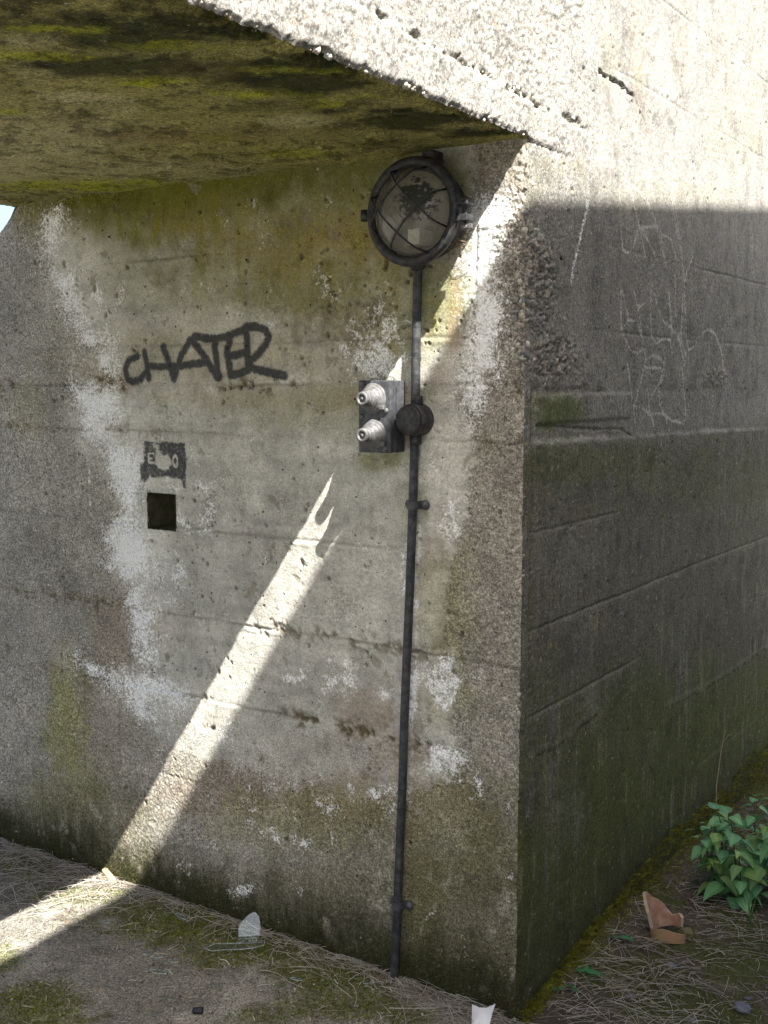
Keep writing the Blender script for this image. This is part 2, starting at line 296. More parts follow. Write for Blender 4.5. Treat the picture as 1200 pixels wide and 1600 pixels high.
def w_arrays():
    x, z = X, Z; n = len(x)
    wob = fbm(x, z, 3, 3, 1)
    d = .004 * fbm(x, z, 1.6, 3, 2) + .0007 * fbm(x, z, 45, 3, 3)
    ed = fbm(x, z, 22, 5, 11, .62); ed2 = fbm(x, z, 60, 3, 12, .6); lf = fbm(x, z, 5, 4, 13)
    hb = fbm(x, z, 10, 4, 14, .6, 5.0)                          # horizontal brush streaks
    vb = fbm(x * 6, z, 6, 4, 15, .6, .9)                        # vertical runs
    col = np.empty((n, 3), np.float32); col[:] = (.315, .298, .262)
    col *= (1 + .16 * lf + .09 * wob + .07 * ed)[:, None]
    col = mix(col, (.39, .35, .30), .6 * ss(.1, .8, fbm(x, z, 7, 4, 16)))
    # right hand strip of bare concrete by the arris
    bare = ss(-.17, -.09, x + .02 * lf)
    col = mix(col, (.30, .272, .225), .6 * bare)
    # lower wall gets earthier
    low = 1 - ss(.25, .78, z + .10 * lf + .03 * ed)
    # old whitewash
    sd = polysd(x, z, WHITE)
    m = ss(-.012, .012, sd + .030 * ed + .012 * ed2 + .012 * hb)
    fl = fbm(x, z, 16, 5, 21, .68)
    worn = ss(.10, .75, fl + .25 * hb)                         # worn through
    c_in = np.empty((n, 3), np.float32); c_in[:] = (.50, .49, .45)
    c_in *= (1 + .20 * lf + .20 * hb + .10 * vb + .10 * ed)[:, None]
    wm = m * (1 - .38 * worn) * (1 - .45 * low)
    col = col * (1 - wm[:, None]) + c_in * wm[:, None]
    # brighter remains of whitewash
    bm_ = np.zeros(n, np.float32)
    for P in BRIGHT:
        k = local(x, z, P, .08); s_ = polysd(x[k], z[k], P)
        bm_[k] = np.maximum(bm_[k], np.clip(.5 + 9 * (s_ + .034 * ed[k] + .014 * ed2[k] + .012 * hb[k] + .004), 0, 1))
    bz = blob(x, z, [(-1.506,1.857,0.198,-0.010,-0.009,-0.208,0.90),(-1.431,1.626,0.167,-0.002,-0.005,-0.114,0.70),(-1.384,1.436,0.193,0.004,-0.006,-0.153,1.00),(-1.294,1.286,0.135,0.006,-0.004,-0.114,1.00),(-1.275,1.057,0.162,0.013,-0.006,-0.174,1.00),(-1.255,0.865,0.108,0.012,-0.006,-0.176,0.80),(-1.250,0.611,0.244,0.038,-0.003,-0.080,0.80),(-1.584,2.014,0.116,-0.009,-0.004,-0.076,0.80),(-0.111,1.699,0.044,-0.001,0.003,-0.223,0.90),(-0.113,1.920,0.051,-0.004,0.001,-0.087,0.80)], .35 * lf + .35 * ed)
    col = mix(col, (.72, .70, .66), .72 * bz * np.clip(.75 + .5 * fl, 0, 1))
    fk = blob(x, z, FLAKE, .25 * lf)
    bm_ = np.maximum(bm_ - .5 * ss(.3, .6, fl), np.clip(.5 + 1.1 * (fk - .72 + .75 * ed + .25 * ed2 + .25 * fl), 0, .66))
    # thin broken line of lime along the left of the pipe and old chalk line at the left
    for P, wd in (([(-1.471,1.550),(-1.479,1.375),(-1.477,1.268),(-1.476,1.179)], .003), ([(-1.284,0.969),(-1.288,0.852),(-1.287,0.803)], .003), ([(-0.276,1.612),(-0.283,1.393),(-0.291,1.074),(-0.306,0.609),(-0.311,0.421)], .004)):
        k = local(x, z, P, .05); q = segd(x[k], z[k], P)
        col[k] = mix(col[k], (.80, .79, .76), ss(wd + .003, wd - .001, q) * ss(-.15, .3, ed[k] + .3 * ed2[k]))
    # algae, ochre, brown, dirt
    col = mix(col, (.175, .18, .018), .95 * blob(x, z, ALGAE, .35 * lf + .25 * ed - .12) * np.clip(.8 + .45 * vb, 0, 1))
    col = mix(col, (.28, .21, .04), .8 * blob(x, z, OCHRE, .4 * ed + .3 * lf - .1) * np.clip(.7 + .5 * hb, 0, 1))
    topg = (1 - ss(.01, .13, ZS - z + .05 * vb + .02 * ed)) * ss(-.2, -.32, x)
    col = mix(col, (.12, .125, .008), .9 * topg * ss(-1.72, -1.5, x))
    col = mix(col, (.235, .165, .11), .62 * blob(x, z, BROWN, .4 * lf + .4 * ed))
    col = mix(col, (.24, .24, .045), .75 * blob(x, z, YGREEN, .4 * ed + .3 * vb))
    lo = blob(x, z, LOWER, .35 * lf + .2 * ed)
    col = mix(col, (.125, .114, .058), .92 * lo * np.clip(.85 + .3 * ed, 0, 1))
    col = mix(col, (.45, .23, .14), .5 * blob(x, z, RUST, .3 * ed))
    # moss and black damp at the foot
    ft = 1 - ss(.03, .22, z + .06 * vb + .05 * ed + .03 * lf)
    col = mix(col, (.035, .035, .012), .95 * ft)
    fk2 = ss(.35, .6, fbm(x * 1.6, z, 14, 4, 61)) * (1 - ss(.5, .75, z)) * ss(.02, .08, z)
    col = mix(col, (.36, .33, .27), .5 * fk2)
    # board joints
    for zj, s_ in JW:
        off = .006 * fbm(x, x * 0 + zj, 2.2, 3, 31) + .003 * fbm(x, x * 0 + zj, 20, 2, 32)
        q = np.abs(z - zj - off); pres = ss(-.25, .25, fbm(x, x * 0 + zj * 3, 3.2, 3, 33)) * .8 + .2
        gr = ss(.0065, .001, q) * pres * s_
        d -= .0035 * gr
        rg = ss(.012, .004, np.abs(z - zj - off + .008)) * pres * s_
        d += .0014 * rg
        col = mix(col, (.15, .135, .10), .45 * gr)
        if s_ >= .9:                                            # ragged eroded joints
            er = ss(.036, .004, q + .014 * ed) * ss(.0, .35, fbm(x, z, 42, 3, 34, .65)) * ss(-.2, .3, fbm(x, x * 0 + zj, 2.5, 2, 36)) * s_
            d -= .0055 * er; col = mix(col, (.12, .095, .05), .75 * er)
    # slight step between boards
    for i, zj in enumerate([1.908, 1.661, 1.412, 1.135, .878, .64, .39]):
        d += (.0018 if i % 2 else -.0018) * ss(-.002, .002, zj - z)
    # vertical joints near the floor and faint ones above
    for P in ([(-1.745,0.317),(-1.751,0.075)], [(-1.535,0.399),(-1.542,0.123)], [(-1.372,0.592),(-1.376,0.408)], [(-0.806,0.515),(-0.807,0.310)], [(-1.518,0.733),(-1.526,0.547)], [(-0.130,1.936),(-0.139,1.489)]):
        k = local(x, z, P, .03); q = segd(x[k], z[k], P) + .002 * ed2[k]; gr = ss(.005, .001, q)
        d[k] -= .003 * gr; col[k] = mix(col[k], (.12, .11, .07), .5 * gr)
    mt_ = ss(.12, .5, fbm(x, z, 11, 5, 73, .68)); col *= (1 - .15 * mt_)[:, None]; mt_ = ss(.1, .45, fbm(x, z, 34, 4, 74, .68)); col *= (1 - .16 * mt_)[:, None]
    # air holes
    rg = np.random.default_rng(5)
    HX = [rg.uniform(-2.0, -.06, 430), rg.normal(-.42, .14, 120), rg.normal(-1.0, .18, 70)]; HZ = [rg.uniform(.2, 2.05, 430), rg.normal(1.72, .16, 120), rg.normal(1.0, .12, 70)]
    for hx, hz in zip(np.concatenate(HX), np.concatenate(HZ)):
        r = .0018 + .0036 * rg.random() ** 3; ra = r * (1 + 1.1 * rg.random() ** 2); an = rg.normal(1.57, .5)
        k = local(x, z, [(hx, hz)], ra * 2.2); X_ = x[k] - hx; Z_ = z[k] - hz
        a_ = (X_ * math.cos(an) + Z_ * math.sin(an)) / ra; b_ = (-X_ * math.sin(an) + Z_ * math.cos(an)) / r
        q = ss(1.25, .6, np.hypot(a_, b_) + .25 * ed2[k]); d[k] -= (.0045 + r) * q; col[k] = mix(col[k], (.10, .088, .06), .78 * q)
    for hx, hz, r in [(*p, r_) for p, r_ in zip([(-1.540,1.849),(-1.506,1.857),(-1.330,2.059),(-1.431,1.834),(-1.337,1.808),(-1.166,0.745),(-1.897,0.675),(-1.020,0.643),(-0.423,1.729),(-0.659,1.073),(-1.560,1.913),(-1.692,1.924),(-0.636,1.230),(-0.979,1.155),(-1.185,0.979),(-0.840,1.849)], (.014, .012, .010, .012, .009, .014, .013, .014, .028, .012, .009, .008, .008, .008, .008, .007))]:
        k = local(x, z, [(hx, hz)], r * 2); q = ss(1.1, .75, np.hypot((x[k] - hx) / (r * .8), (z[k] - hz) / (r * 1.2)) + .5 * ed[k])
        d[k] -= .005 * q; col[k] = mix(col[k], (.17, .15, .11), .75 * q)
    # shallow spalls through the paint
    sp = ss(.42, .5, fbm(x, z, 19, 4, 71, .6) + .35 * blob(x, z, [(-0.549,1.713,0.183,-0.006,-0.001,-0.178,1.00),(-0.469,1.550,0.139,0.000,-0.000,-0.097,0.80),(-0.547,1.985,0.101,-0.008,-0.000,-0.047,0.80),(-0.800,2.006,0.133,-0.011,-0.001,-0.050,0.50),(-1.285,1.172,0.108,0.007,-0.008,-0.230,0.30)]) - .1) * m
    d -= .0016 * sp; col = mix(col, (.24, .215, .16), .6 * sp)
    # coarse honeycombed concrete next to the arris
    hc = blob(x, z, [(-0.011,1.740,0.090,-0.004,0.003,-0.217,1.00),(-0.033,1.572,0.116,-0.001,0.001,-0.050,0.90),(-0.037,1.842,0.066,-0.004,0.001,-0.087,0.70)], .35 * lf + .3 * ed)
    f1, cid = worley(x, z, 75, 91); f1b, cidb = worley(x, z, 130, 95)
    pb = np.sqrt(np.clip(1 - (f1 / .62) ** 2, 0, 1)); pbb = np.sqrt(np.clip(1 - (f1b / .6) ** 2, 0, 1))
    d += hc * (.008 * np.maximum(pb, .7 * pbb) - .008)
    col = mix(col, (.25, .235, .205), .75 * hc); col *= (1 + hc * (.5 * (cid - .5) + .15 * (cidb - .5)))[:, None]
    col = mix(col, (.13, .115, .085), .75 * hc * (1 - ss(.1, .5, np.maximum(pb, pbb))))
    # fine exposed grit on the bare parts
    bareall = np.clip(1 - m + bare, 0, 1); fg, fc = worley(x, z, 165, 44)
    d += bareall * .0016 * np.sqrt(np.clip(1 - (fg / .6) ** 2, 0, 1)) * (fc > .35); col *= (1 + bareall * .34 * (fc - .5))[:, None]
    # mortar bead along the arris
    eb = ss(-.05, -.012, x + .012 * ed) * ss(.5, .6, z)
    d += eb * (.004 * pb - .002); col *= (1 + .35 * eb * (cid - .5))[:, None]
    # ---------------- spray paint
    GR = [([(-1.255,1.630),(-1.291,1.619),(-1.307,1.593),(-1.297,1.565),(-1.276,1.556),(-1.244,1.565),(-1.223,1.581)], 1), ([(-1.226,1.642),(-1.219,1.615),(-1.210,1.567)], 1), ([(-1.217,1.602),(-1.166,1.599),(-1.115,1.601)], 1), ([(-1.151,1.657),(-1.132,1.617),(-1.111,1.565)], 1),
          ([(-1.111,1.565),(-1.082,1.627),(-1.046,1.673),(-1.027,1.662),(-0.996,1.630),(-0.945,1.568)], 1), ([(-1.115,1.599),(-1.041,1.605),(-0.992,1.610)], 1), ([(-1.029,1.683),(-0.991,1.676),(-0.950,1.673),(-0.903,1.681),(-0.857,1.695)], 1), ([(-0.955,1.673),(-0.949,1.620),(-0.943,1.571)], 1),
          ([(-0.901,1.667),(-0.909,1.637),(-0.902,1.602),(-0.898,1.573)], 1), ([(-0.902,1.625),(-0.870,1.630),(-0.844,1.636)], 1), ([(-0.898,1.573),(-0.864,1.579),(-0.836,1.588)], 1), ([(-0.843,1.703),(-0.837,1.645),(-0.836,1.588)], 1),
          ([(-0.845,1.703),(-0.811,1.704),(-0.776,1.694),(-0.763,1.679),(-0.772,1.655),(-0.797,1.632),(-0.824,1.614)], 1), ([(-0.824,1.614),(-0.831,1.595),(-0.802,1.588),(-0.762,1.581),(-0.710,1.572)], 1)]
    gm = np.zeros(n, np.float32)
    for P, s_ in GR:
        k = local(x, z, P, .06); q = segd(x[k], z[k], P)
        gm[k] = np.maximum(gm[k], np.clip(.5 + 62 * (.0100 + .0022 * lf[k] - q), 0, .73))
    # ---------------- stencilled notice
    sx0, sz0 = [(-1.258,1.249)][0]; sx1, sz1 = [(-1.074,1.383)][0]
    k = np.nonzero((x > sx0 - .02) & (x < sx1 + .02) & (z > sz0 - .03) & (z < sz1 + .02))[0]
    xx = (x[k] - sx0) / (sx1 - sx0); zz = (z[k] - sz0) / (sz1 - sz0)
    rect = ss(-.03, .02, np.minimum(np.minimum(xx, 1 - xx), np.minimum(zz, 1 - zz)) + .03 * ed2[k])
    hole = 1.0 * np.exp(-(((xx - .50) / .20) ** 2 + ((zz - .58) / .17) ** 2)) + .35 * ss(.6, .9, zz) * ss(.25, .0, np.abs(xx - .35)) + .95 * ss(.34, .08, zz) * (.5 + .5 * (xx > .2)) * ss(.98, .8, xx) + .55 * ss(.2, .02, xx) * ss(.35, .6, zz) + .5 * ss(.12, .0, zz)
    keep = ss(.16, -.16, hole - .42 + .30 * fbm(xx, zz, 5, 5, 87, .7) + .18 * ed2[k])
    black = rect * keep
    col[k] = mix(col[k], (.62, .60, .55), rect * (1 - keep) * .55)
    lets = [((.20, .74), (.20, .54), .0), ((.20, .74), (.29, .74), 0), ((.20, .64), (.27, .64), 0), ((.20, .54), (.29, .54), 0)]
    lm = np.zeros(len(k), np.float32)
    for a, b, _ in lets: lm = np.maximum(lm, ss(.022, .010, segd(xx, zz, [a, b])))
    ov = np.hypot((xx - .78) / .048, (zz - .60) / .115); lm = np.maximum(lm, ss(.42, .18, np.abs(ov - 1)))
    for P in ([(.23, .24), (.20, .18), (.22, .10), (.29, .08), (.32, .14), (.28, .15)], [(.42, .24), (.44, .08), (.49, .18), (.54, .08), (.57, .24)]):
        lm = np.maximum(lm, .8 * ss(.022, .010, segd(xx, zz, P)))
    col[k] = mix(col[k], (.60, .59, .56), .8 * lm)
    gm[k] = np.maximum(gm[k], np.clip(.06 + .54 * black, 0, .62) + .12 * fbm(xx, zz, 14, 3, 88) * black - .5 * lm)
    bm_[k] *= 1 - .9 * np.clip(black, 0, 1); sm_ = np.clip(m * (1 - .55 * worn) * ss(.30, .75, z) + .5 * bz, 0, 1); msk = np.stack([bm_, gm, np.zeros(n)], 1), np.stack([sm_, sm_, sm_], 1)
    return d, col, msk
dW, cW, mW = w_arrays()
fade = ss(0, .012, -X)
P = np.stack([X, -dW * fade, Z], 1)
cv = chip_v(Z) * np.exp(-(X / .014) ** 2); P[:, 0] -= cv * .7; P[:, 1] += cv * .7
nx, nz = len(xw), len(zw)
cx = (xw[:-1] + xw[1:]) / 2; cz = (zw[:-1] + zw[1:]) / 2; CX, CZ = np.meshgrid(cx, cz, indexing='ij')
keep = ~((CX > NIC[0]) & (CX < NIC[1]) & (CZ > NIC[2]) & (CZ < NIC[3]))
endx = lambda z: -1.782 - .80 * np.clip(2.10 - z, 0, .78) - .02 * np.sin(z * 23)
keep &= CX > endx(CZ)
me = np_mesh('passage_wall', P, grid_faces(nx, nz, keep, True)); set_col(me, cW * np.array([1.03, 1.0, .935])); set_col(me, mW[0], 'Msk', 0, 1); set_col(me, mW[1], 'Smo', 0, 1)
o = link('passage_wall', me, M_conc, bunker); tag(o, 'passage side wall with worn whitewash, graffiti tag and stencilled notice')
# niche: a square recess
bm = bmesh.new(); a, b, c_, d_ = NIC; dep = .16; n_ = 10
def quadgrid(bm, p00, p10, p11, p01, n=10, jit=.0015):
    rnd = random.Random(3); vs = []
    for i in range(n + 1):
        for j in range(n + 1):
            s_, t_ = i / n, j / n; p = Vector(p00) * (1 - s_) * (1 - t_) + Vector(p10) * s_ * (1 - t_) + Vector(p11) * s_ * t_ + Vector(p01) * (1 - s_) * t_
            vs.append(bm.verts.new(p + Vector([rnd.uniform(-jit, jit) for _ in range(3)])))
    for i in range(n):
        for j in range(n): bm.faces.new((vs[i * (n + 1) + j], vs[(i + 1) * (n + 1) + j], vs[(i + 1) * (n + 1) + j + 1], vs[i * (n + 1) + j + 1]))
e_ = .003; y0 = -.003
quadgrid(bm, (a + e_, dep, c_ + e_), (b - e_, dep, c_ + e_), (b - e_, dep, d_ - e_), (a + e_, dep, d_ - e_))
for q in (((a, y0, c_), (a + e_, dep, c_ + e_), (a + e_, dep, d_ - e_), (a, y0, d_)), ((b, y0, c_), (b - e_, dep, c_ + e_), (b - e_, dep, d_ - e_), (b, y0, d_)),
          ((a, y0, c_), (b, y0, c_), (b - e_, dep, c_ + e_), (a + e_, dep, c_ + e_)), ((a, y0, d_), (b, y0, d_), (b - e_, dep, d_ - e_), (a + e_, dep, d_ - e_))): quadgrid(bm, *q)
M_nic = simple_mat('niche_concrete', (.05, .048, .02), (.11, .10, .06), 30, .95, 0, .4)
o = bm_obj('niche', bm, M_nic, bunker, False); tag(o, 'small dark square recess below the stencilled notice')

# ---------------- outer wall and lintel face: plane x = 0
yr = axis((-5.0, -1.5, .08), (-1.5, 0, .0045), (0, 2.5, .006), (2.5, 6.5, .08))
zr = axis((-.08, NIC[2], .0036), (NIC[2], NIC[3], .0036), (NIC[3], ZS, .0036), (ZS, 2.95, .004), (2.95, 3.1, .05))
Y, Z = [a.ravel().astype(np.float32) for a in np.meshgrid(yr, zr, indexing='ij')]
JR = [(2.62, .8, .36, 9), (2.36, .5, .5, 9), (1.912, .9, .42, 9), (1.688, .8, .1, 9), (1.20, .8, .04, .55), (.962, 1.0, .04, 9), (.748, .9, .04, .75), (.25, .4, .0, 9)]
LICH = [(0.270,2.277,0.074,0.016,0.002,-0.045,0.90),(0.442,2.376,0.082,0.019,0.005,-0.093,0.50),(0.663,2.377,0.069,0.015,0.003,-0.041,0.60),(0.117,2.056,0.206,0.032,0.001,-0.023,0.50),(0.298,2.084,0.031,0.005,0.003,-0.061,0.70),(0.595,2.013,0.090,0.011,0.004,-0.067,0.30),(1.103,2.133,0.702,0.096,0.003,-0.038,0.40),(1.533,2.359,0.422,0.073,0.014,-0.122,0.35),(0.019,1.999,0.097,0.014,0.002,-0.057,0.40)]
STREAK = [(0.635,2.437,0.064,0.015,0.013,-0.195,0.70),(0.717,2.287,0.048,0.009,0.007,-0.101,0.50),(0.979,2.554,0.076,0.018,0.015,-0.176,0.40),(1.374,2.551,0.195,0.043,0.034,-0.309,0.35),(1.732,2.566,0.152,0.032,0.038,-0.292,0.40)]
GREENR = [(0.175,1.488,0.218,-0.004,0.002,-0.047,0.90),(0.143,1.365,0.179,-0.010,0.002,-0.062,0.50),(0.545,1.342,0.728,-0.041,0.004,-0.070,0.40),(1.448,1.226,1.135,-0.080,0.014,-0.132,0.25),(1.546,0.304,1.698,-0.450,0.033,-0.314,0.70),(0.806,0.301,1.089,-0.343,0.023,-0.328,0.70),(0.343,0.269,0.635,-0.232,0.015,-0.328,0.60),(1.761,0.418,0.987,-0.227,0.018,-0.150,0.50),(0.165,1.734,0.107,0.006,0.004,-0.091,0.15)]
PALER = [(0.900,1.886,0.641,0.053,0.012,-0.146,0.25),(0.280,1.645,0.231,0.006,0.003,-0.063,0.25),(0.226,1.134,0.381,-0.047,0.004,-0.098,0.30),(0.451,0.666,0.132,-0.032,0.004,-0.073,0.30),(0.850,0.428,0.163,-0.046,0.006,-0.082,0.20),(0.255,0.440,0.199,-0.065,0.004,-0.105,0.35),(1.355,2.107,1.335,0.165,0.013,-0.120,0.25)]
def r_arrays():
    x, z = Y, Z; n = len(x)
    lf = fbm(x, z, 4, 4, 113); ed = fbm(x, z, 22, 5, 111, .62); ed2 = fbm(x, z, 60, 3, 112, .6)
    vb = fbm(x * 6, z, 6, 4, 115, .6, .9); vb2 = fbm(x * 10, z, 8, 4, 116, .6, .7)
    d = .004 * fbm(x, z, 1.5, 3, 102) + .0007 * fbm(x, z, 45, 3, 103)
    col = np.empty((n, 3), np.float32); col[:] = (.250, .242, .218)
    col *= (1 + .16 * lf + .18 * vb + .12 * ed)[:, None]
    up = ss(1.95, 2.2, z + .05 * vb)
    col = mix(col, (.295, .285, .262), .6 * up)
    shade_m = ss(2.22, 1.85, z + .10 * vb + .04 * lf); col = mix(col, (.158, .150, .130), .66 * shade_m)  # shade put into the colour: darker from the cast shadow edge downwards
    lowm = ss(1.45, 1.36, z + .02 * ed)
    col = mix(col, (.102, .096, .062), .87 * lowm * np.clip(.85 + .4 * vb, 0, 1))  # olive lower zone, its tone also deepened to stand in for shade
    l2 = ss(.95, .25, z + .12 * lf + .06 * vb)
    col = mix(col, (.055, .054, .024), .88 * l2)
    col = mix(col, (.085, .103, .017), .85 * blob(x, z, GREENR, .35 * lf + .3 * vb2))
    col = mix(col, (.30, .285, .24), .6 * blob(x, z, PALER, .35 * ed + .3 * vb) * (1 - .5 * l2))
    col = mix(col, (.30, .23, .16), .45 * blob(x, z, STREAK, .4 * vb2))
    col = mix(col, (.29, .27, .12), .28 * blob(x, z, LICH, .5 * ed + .3 * vb))
    col = mix(col, (.17, .16, .15), .5 * ss(.35, .65, vb2 + .3 * lf) * ss(2.1, 1.9, z))
    col = mix(col, (.10, .10, .105), .32 * blob(x, z, [(0.400,1.796,0.041,0.003,0.010,-0.194,1.00),(0.428,1.879,0.033,0.003,0.005,-0.097,0.70)], .3 * vb2))
    col = mix(col, (.30, .27, .19), .3 * ss(.3, .6, vb) * ss(1.5, 1.0, z))
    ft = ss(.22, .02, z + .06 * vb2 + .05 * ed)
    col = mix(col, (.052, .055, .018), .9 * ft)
    # lichen dots
    f1, ci = worley(x, z, 38, 141); dots = ss(.16, .09, f1 + .05 * ed2) * (ci > .86); col = mix(col, (.33, .25, .06), .6 * dots * (ci > .93)); col = mix(col, (.45, .45, .42), .5 * dots * (ci < .93))
    # joints
    for zj, s_, ya, yb in JR:
        off = .005 * fbm(x, x * 0 + zj, 2.0, 3, 131) + .0012 * fbm(x, x * 0 + zj, 20, 2, 132)
        q = z - zj - off; inn = ss(ya - .02, ya + .02, x) * ss(yb + .08, yb - .08, x) * (ss(-.45, .1, fbm(x, x * 0 + zj, 2.4, 2, 133)) * .75 + .25)
        gr = ss(.005, .001, np.abs(q) + .002 * ed2) * inn * s_; d -= .0030 * gr; col = mix(col, (.09, .085, .06), .55 * gr)
        d += .0011 * ss(0, .004, -q) * ss(.26, .0, -q) * inn * s_
        lip = ss(.011, .005, np.abs(q + .009)) * inn * s_; col = mix(col, (.42, .40, .34), .16 * lip * (.6 + .6 * ed))
    # ragged joint at 1.54 and ledge at 1.41
    bl = ss(.03, .045, x)
    q = z - 1.535 - .004 * fbm(x, x * 0, 6, 3, 134); er = ss(.022, .002, np.abs(q) + .014 * ed + .006 * ed2) * ss(-.3, .5, fbm(x, z, 13, 4, 135, .7)) * bl * ss(-.3, .3, fbm(x, x * 0, 3, 3, 139))
    d -= .006 * er; col = mix(col, (.13, .12, .08), .5 * er)
    q = z - 1.418 + .016 * x - .006 * fbm(x, x * 0, 3, 3, 136); d += .007 * ss(.004, -.008, q + .006 * ed) * bl * ss(1.1, 1.36, z + .02 * ed)
    lip = ss(.013, .004, np.abs(q) + .008 * ed) * bl * ss(-.5, .3, fbm(x, x * 0, 5, 4, 138)); col = mix(col, (.42, .40, .35), .5 * lip * (.7 + .5 * ed2))
    k = local(x, z, [(0.064,1.454),(0.289,1.441),(0.540,1.427),(0.671,1.407)], .03); q = segd(x[k], z[k], [(0.064,1.454),(0.176,1.446),(0.411,1.432),(0.576,1.428),(0.662,1.405)]); gr = ss(.005, .001, q + .004 * ed2[k]); d[k] -= .004 * gr; col[k] = mix(col[k], (.06, .06, .03), .6 * gr * (.6 + .6 * ed[k]))
    d += .006 * ss(.0, .01, 1.53 - z) * ss(.0, .01, z - 1.452) * ss(.05, .06, x) * ss(.66, .64, x)
    # rough seams low down
    for P, a_ in (([(0.046,0.638),(0.209,0.625),(0.347,0.639),(0.452,0.648)], .004), ([(1.008,0.530),(1.385,0.509),(1.674,0.498),(2.179,0.501)], .003)):
        k = local(x, z, P, .06); q = segd(x[k], z[k], P) + .016 * ed[k] + .008 * ed2[k]; gr = ss(.016, .001, q) * ss(-.2, .3, ed2[k] + ed[k]); d[k] -= a_ * gr; col[k] = mix(col[k], (.045, .04, .02), .7 * gr)
        k2 = k; q2 = segd(x[k], z[k] - .018, P) + .018 * ed[k] + .01 * ed2[k]; lp = ss(.012, .004, q2); col[k] = mix(col[k], (.26, .24, .18), .25 * lp)
    # grooved line beside the arris
    q = np.abs(x - .042 - .004 * fbm(z, z * 0, 8, 3, 137)); gr = ss(.009, .002, q) * ss(1.54, 1.52, z) * ss(.72, .85, z); d -= .005 * gr; col = mix(col, (.10, .095, .055), .6 * gr)
    # roughened, honeycombed concrete on the arris and in patches
    hc = blob(x, z, [(0.058,1.801,0.150,0.012,0.006,-0.160,1.00),(0.170,1.612,0.198,0.004,0.004,-0.092,1.00),(0.096,1.700,0.103,0.005,0.003,-0.089,0.80),(1.398,1.575,0.203,0.001,0.005,-0.046,0.90),(0.303,1.566,0.094,0.000,0.002,-0.039,0.80),(0.035,1.490,0.047,-0.001,0.001,-0.030,0.40)], .3 * lf + .25 * ed)
    # lintel face: washed out mortar, exposed stones
    li = ss(.40, .34, x + .008 * ed) * ss(2.07, 2.10, z + .035 * ed + .02 * lf)
    band = li * ss(2.20, 2.185, z + .006 * ed)
    stone = np.maximum(hc, li * (.45 + .55 * ss(-.35, .35, fbm(x, z, 9, 3, 143))))
    stone = np.maximum(stone, .55 * ss(.52, .36, x) * ss(2.25, 2.4, z) * ss(.2, .5, fbm(x, z, 8, 3, 144)))
    f1, cid = worley(x, z, 88, 191); f2, ci2 = worley(x, z, 150, 195)
    pb = np.sqrt(np.clip(1 - (f1 / .60) ** 2, 0, 1)); pb2 = .6 * np.sqrt(np.clip(1 - (f2 / .6) ** 2, 0, 1)); f3, ci3 = worley(x, z, 48, 198); pb3 = 1.25 * np.sqrt(np.clip(1 - (f3 / .55) ** 2, 0, 1)) * (ci3 > .72); pk = np.maximum(np.maximum(pb * (cid > .5), pb2 * (ci2 > .25)), pb3)
    amp = .0085 * hc + .0030 * li * (stone > 0); d += stone * (np.maximum(amp, .0028) * pk - .003)
    dc = mix(col, (.215, .205, .18), .75 * hc); dc = mix(dc, (.30, .29, .268), .75 * li)
    col = dc * (1 + stone * (.45 * (cid - .5) + .25 * (ci2 - .5)))[:, None]
    col = mix(col, (.42, .30, .2), stone * .4 * (cid > .93)); col = mix(col, (.17, .15, .105), .35 * stone * ss(.45, .1, pk))
    # ragged deep groove along the lintel
    GP = [(-0.702,2.218),(-0.634,2.215),(-0.541,2.208),(-0.355,2.193),(-0.081,2.185),(0.182,2.185),(0.363,2.179)]
    k = local(x, z, GP + [(-1.6, 2.22)], .08); zc = 2.205 - .10 * (x[k] + .54) * .35
    q = np.abs(z[k] - zc + .008 * fbm(x[k], x[k] * 0, 12, 4, 146, .65)) + .014 * ed[k] + .010 * ed2[k]; gr = ss(.011, .0, q) * ss(.36, .30, x[k]) * ss(-.35, .15, fbm(x[k], z[k] * .3, 26, 3, 145))
    d[k] -= .009 * gr; col[k] = mix(col[k], (.22, .20, .14), .35 * gr)
    d[k] += .006 * ss(.004, -.004, z[k] - zc + .006 * ed[k]) * ss(.30, .0, x[k]) * (1 - gr)
    d += 0
    # pour edge at the end of the lintel
    q = np.abs(x - .368 - .003 * ed); gr = ss(.005, .001, q) * ss(2.13, 2.15, z); d -= .003 * gr; d -= .004 * ss(.366, .372, x) * ss(2.10, 2.14, z) * ss(.75, .37, x)
    # open crack
    CR = [(0.392,2.331),(0.445,2.330),(0.495,2.330),(0.552,2.330),(0.593,2.319),(0.620,2.318)]; k = local(x, z, CR, .05); q = segd(x[k], z[k], CR) + .007 * ed2[k] + .006 * ed[k]; gr = ss(.0062, .001, q + .004 * fbm(x[k], z[k], 90, 2, 147)); d[k] -= .014 * gr; col[k] = mix(col[k], (.09, .08, .05), .6 * gr)
    CR = [(0.620,2.318),(0.708,2.268)]; k = local(x, z, CR, .03); q = segd(x[k], z[k], CR) + .002 * ed[k]; gr = ss(.004, .001, q); d[k] -= .003 * gr
    mt_ = ss(.12, .5, fbm(x, z, 13, 5, 173, .68)); col *= (1 - .25 * mt_)[:, None]; mt_ = ss(.1, .45, fbm(x, z, 36, 4, 174, .68)); col *= (1 - .2 * mt_)[:, None]
    # pits
    rg = np.random.default_rng(9)
    for hx, hz in zip(rg.uniform(.05, 2.3, 520), rg.uniform(.3, 2.9, 520)):
        r = .0022 + .004 * rg.random() ** 2.5; k = local(x, z, [(hx, hz)], r * 2.2); q = ss(1.2, .6, np.hypot((x[k] - hx) / r / 1.3, (z[k] - hz) / r) + .25 * ed2[k]); d[k] -= .005 * q; col[k] = mix(col[k], (.09, .085, .06), .7 * q)
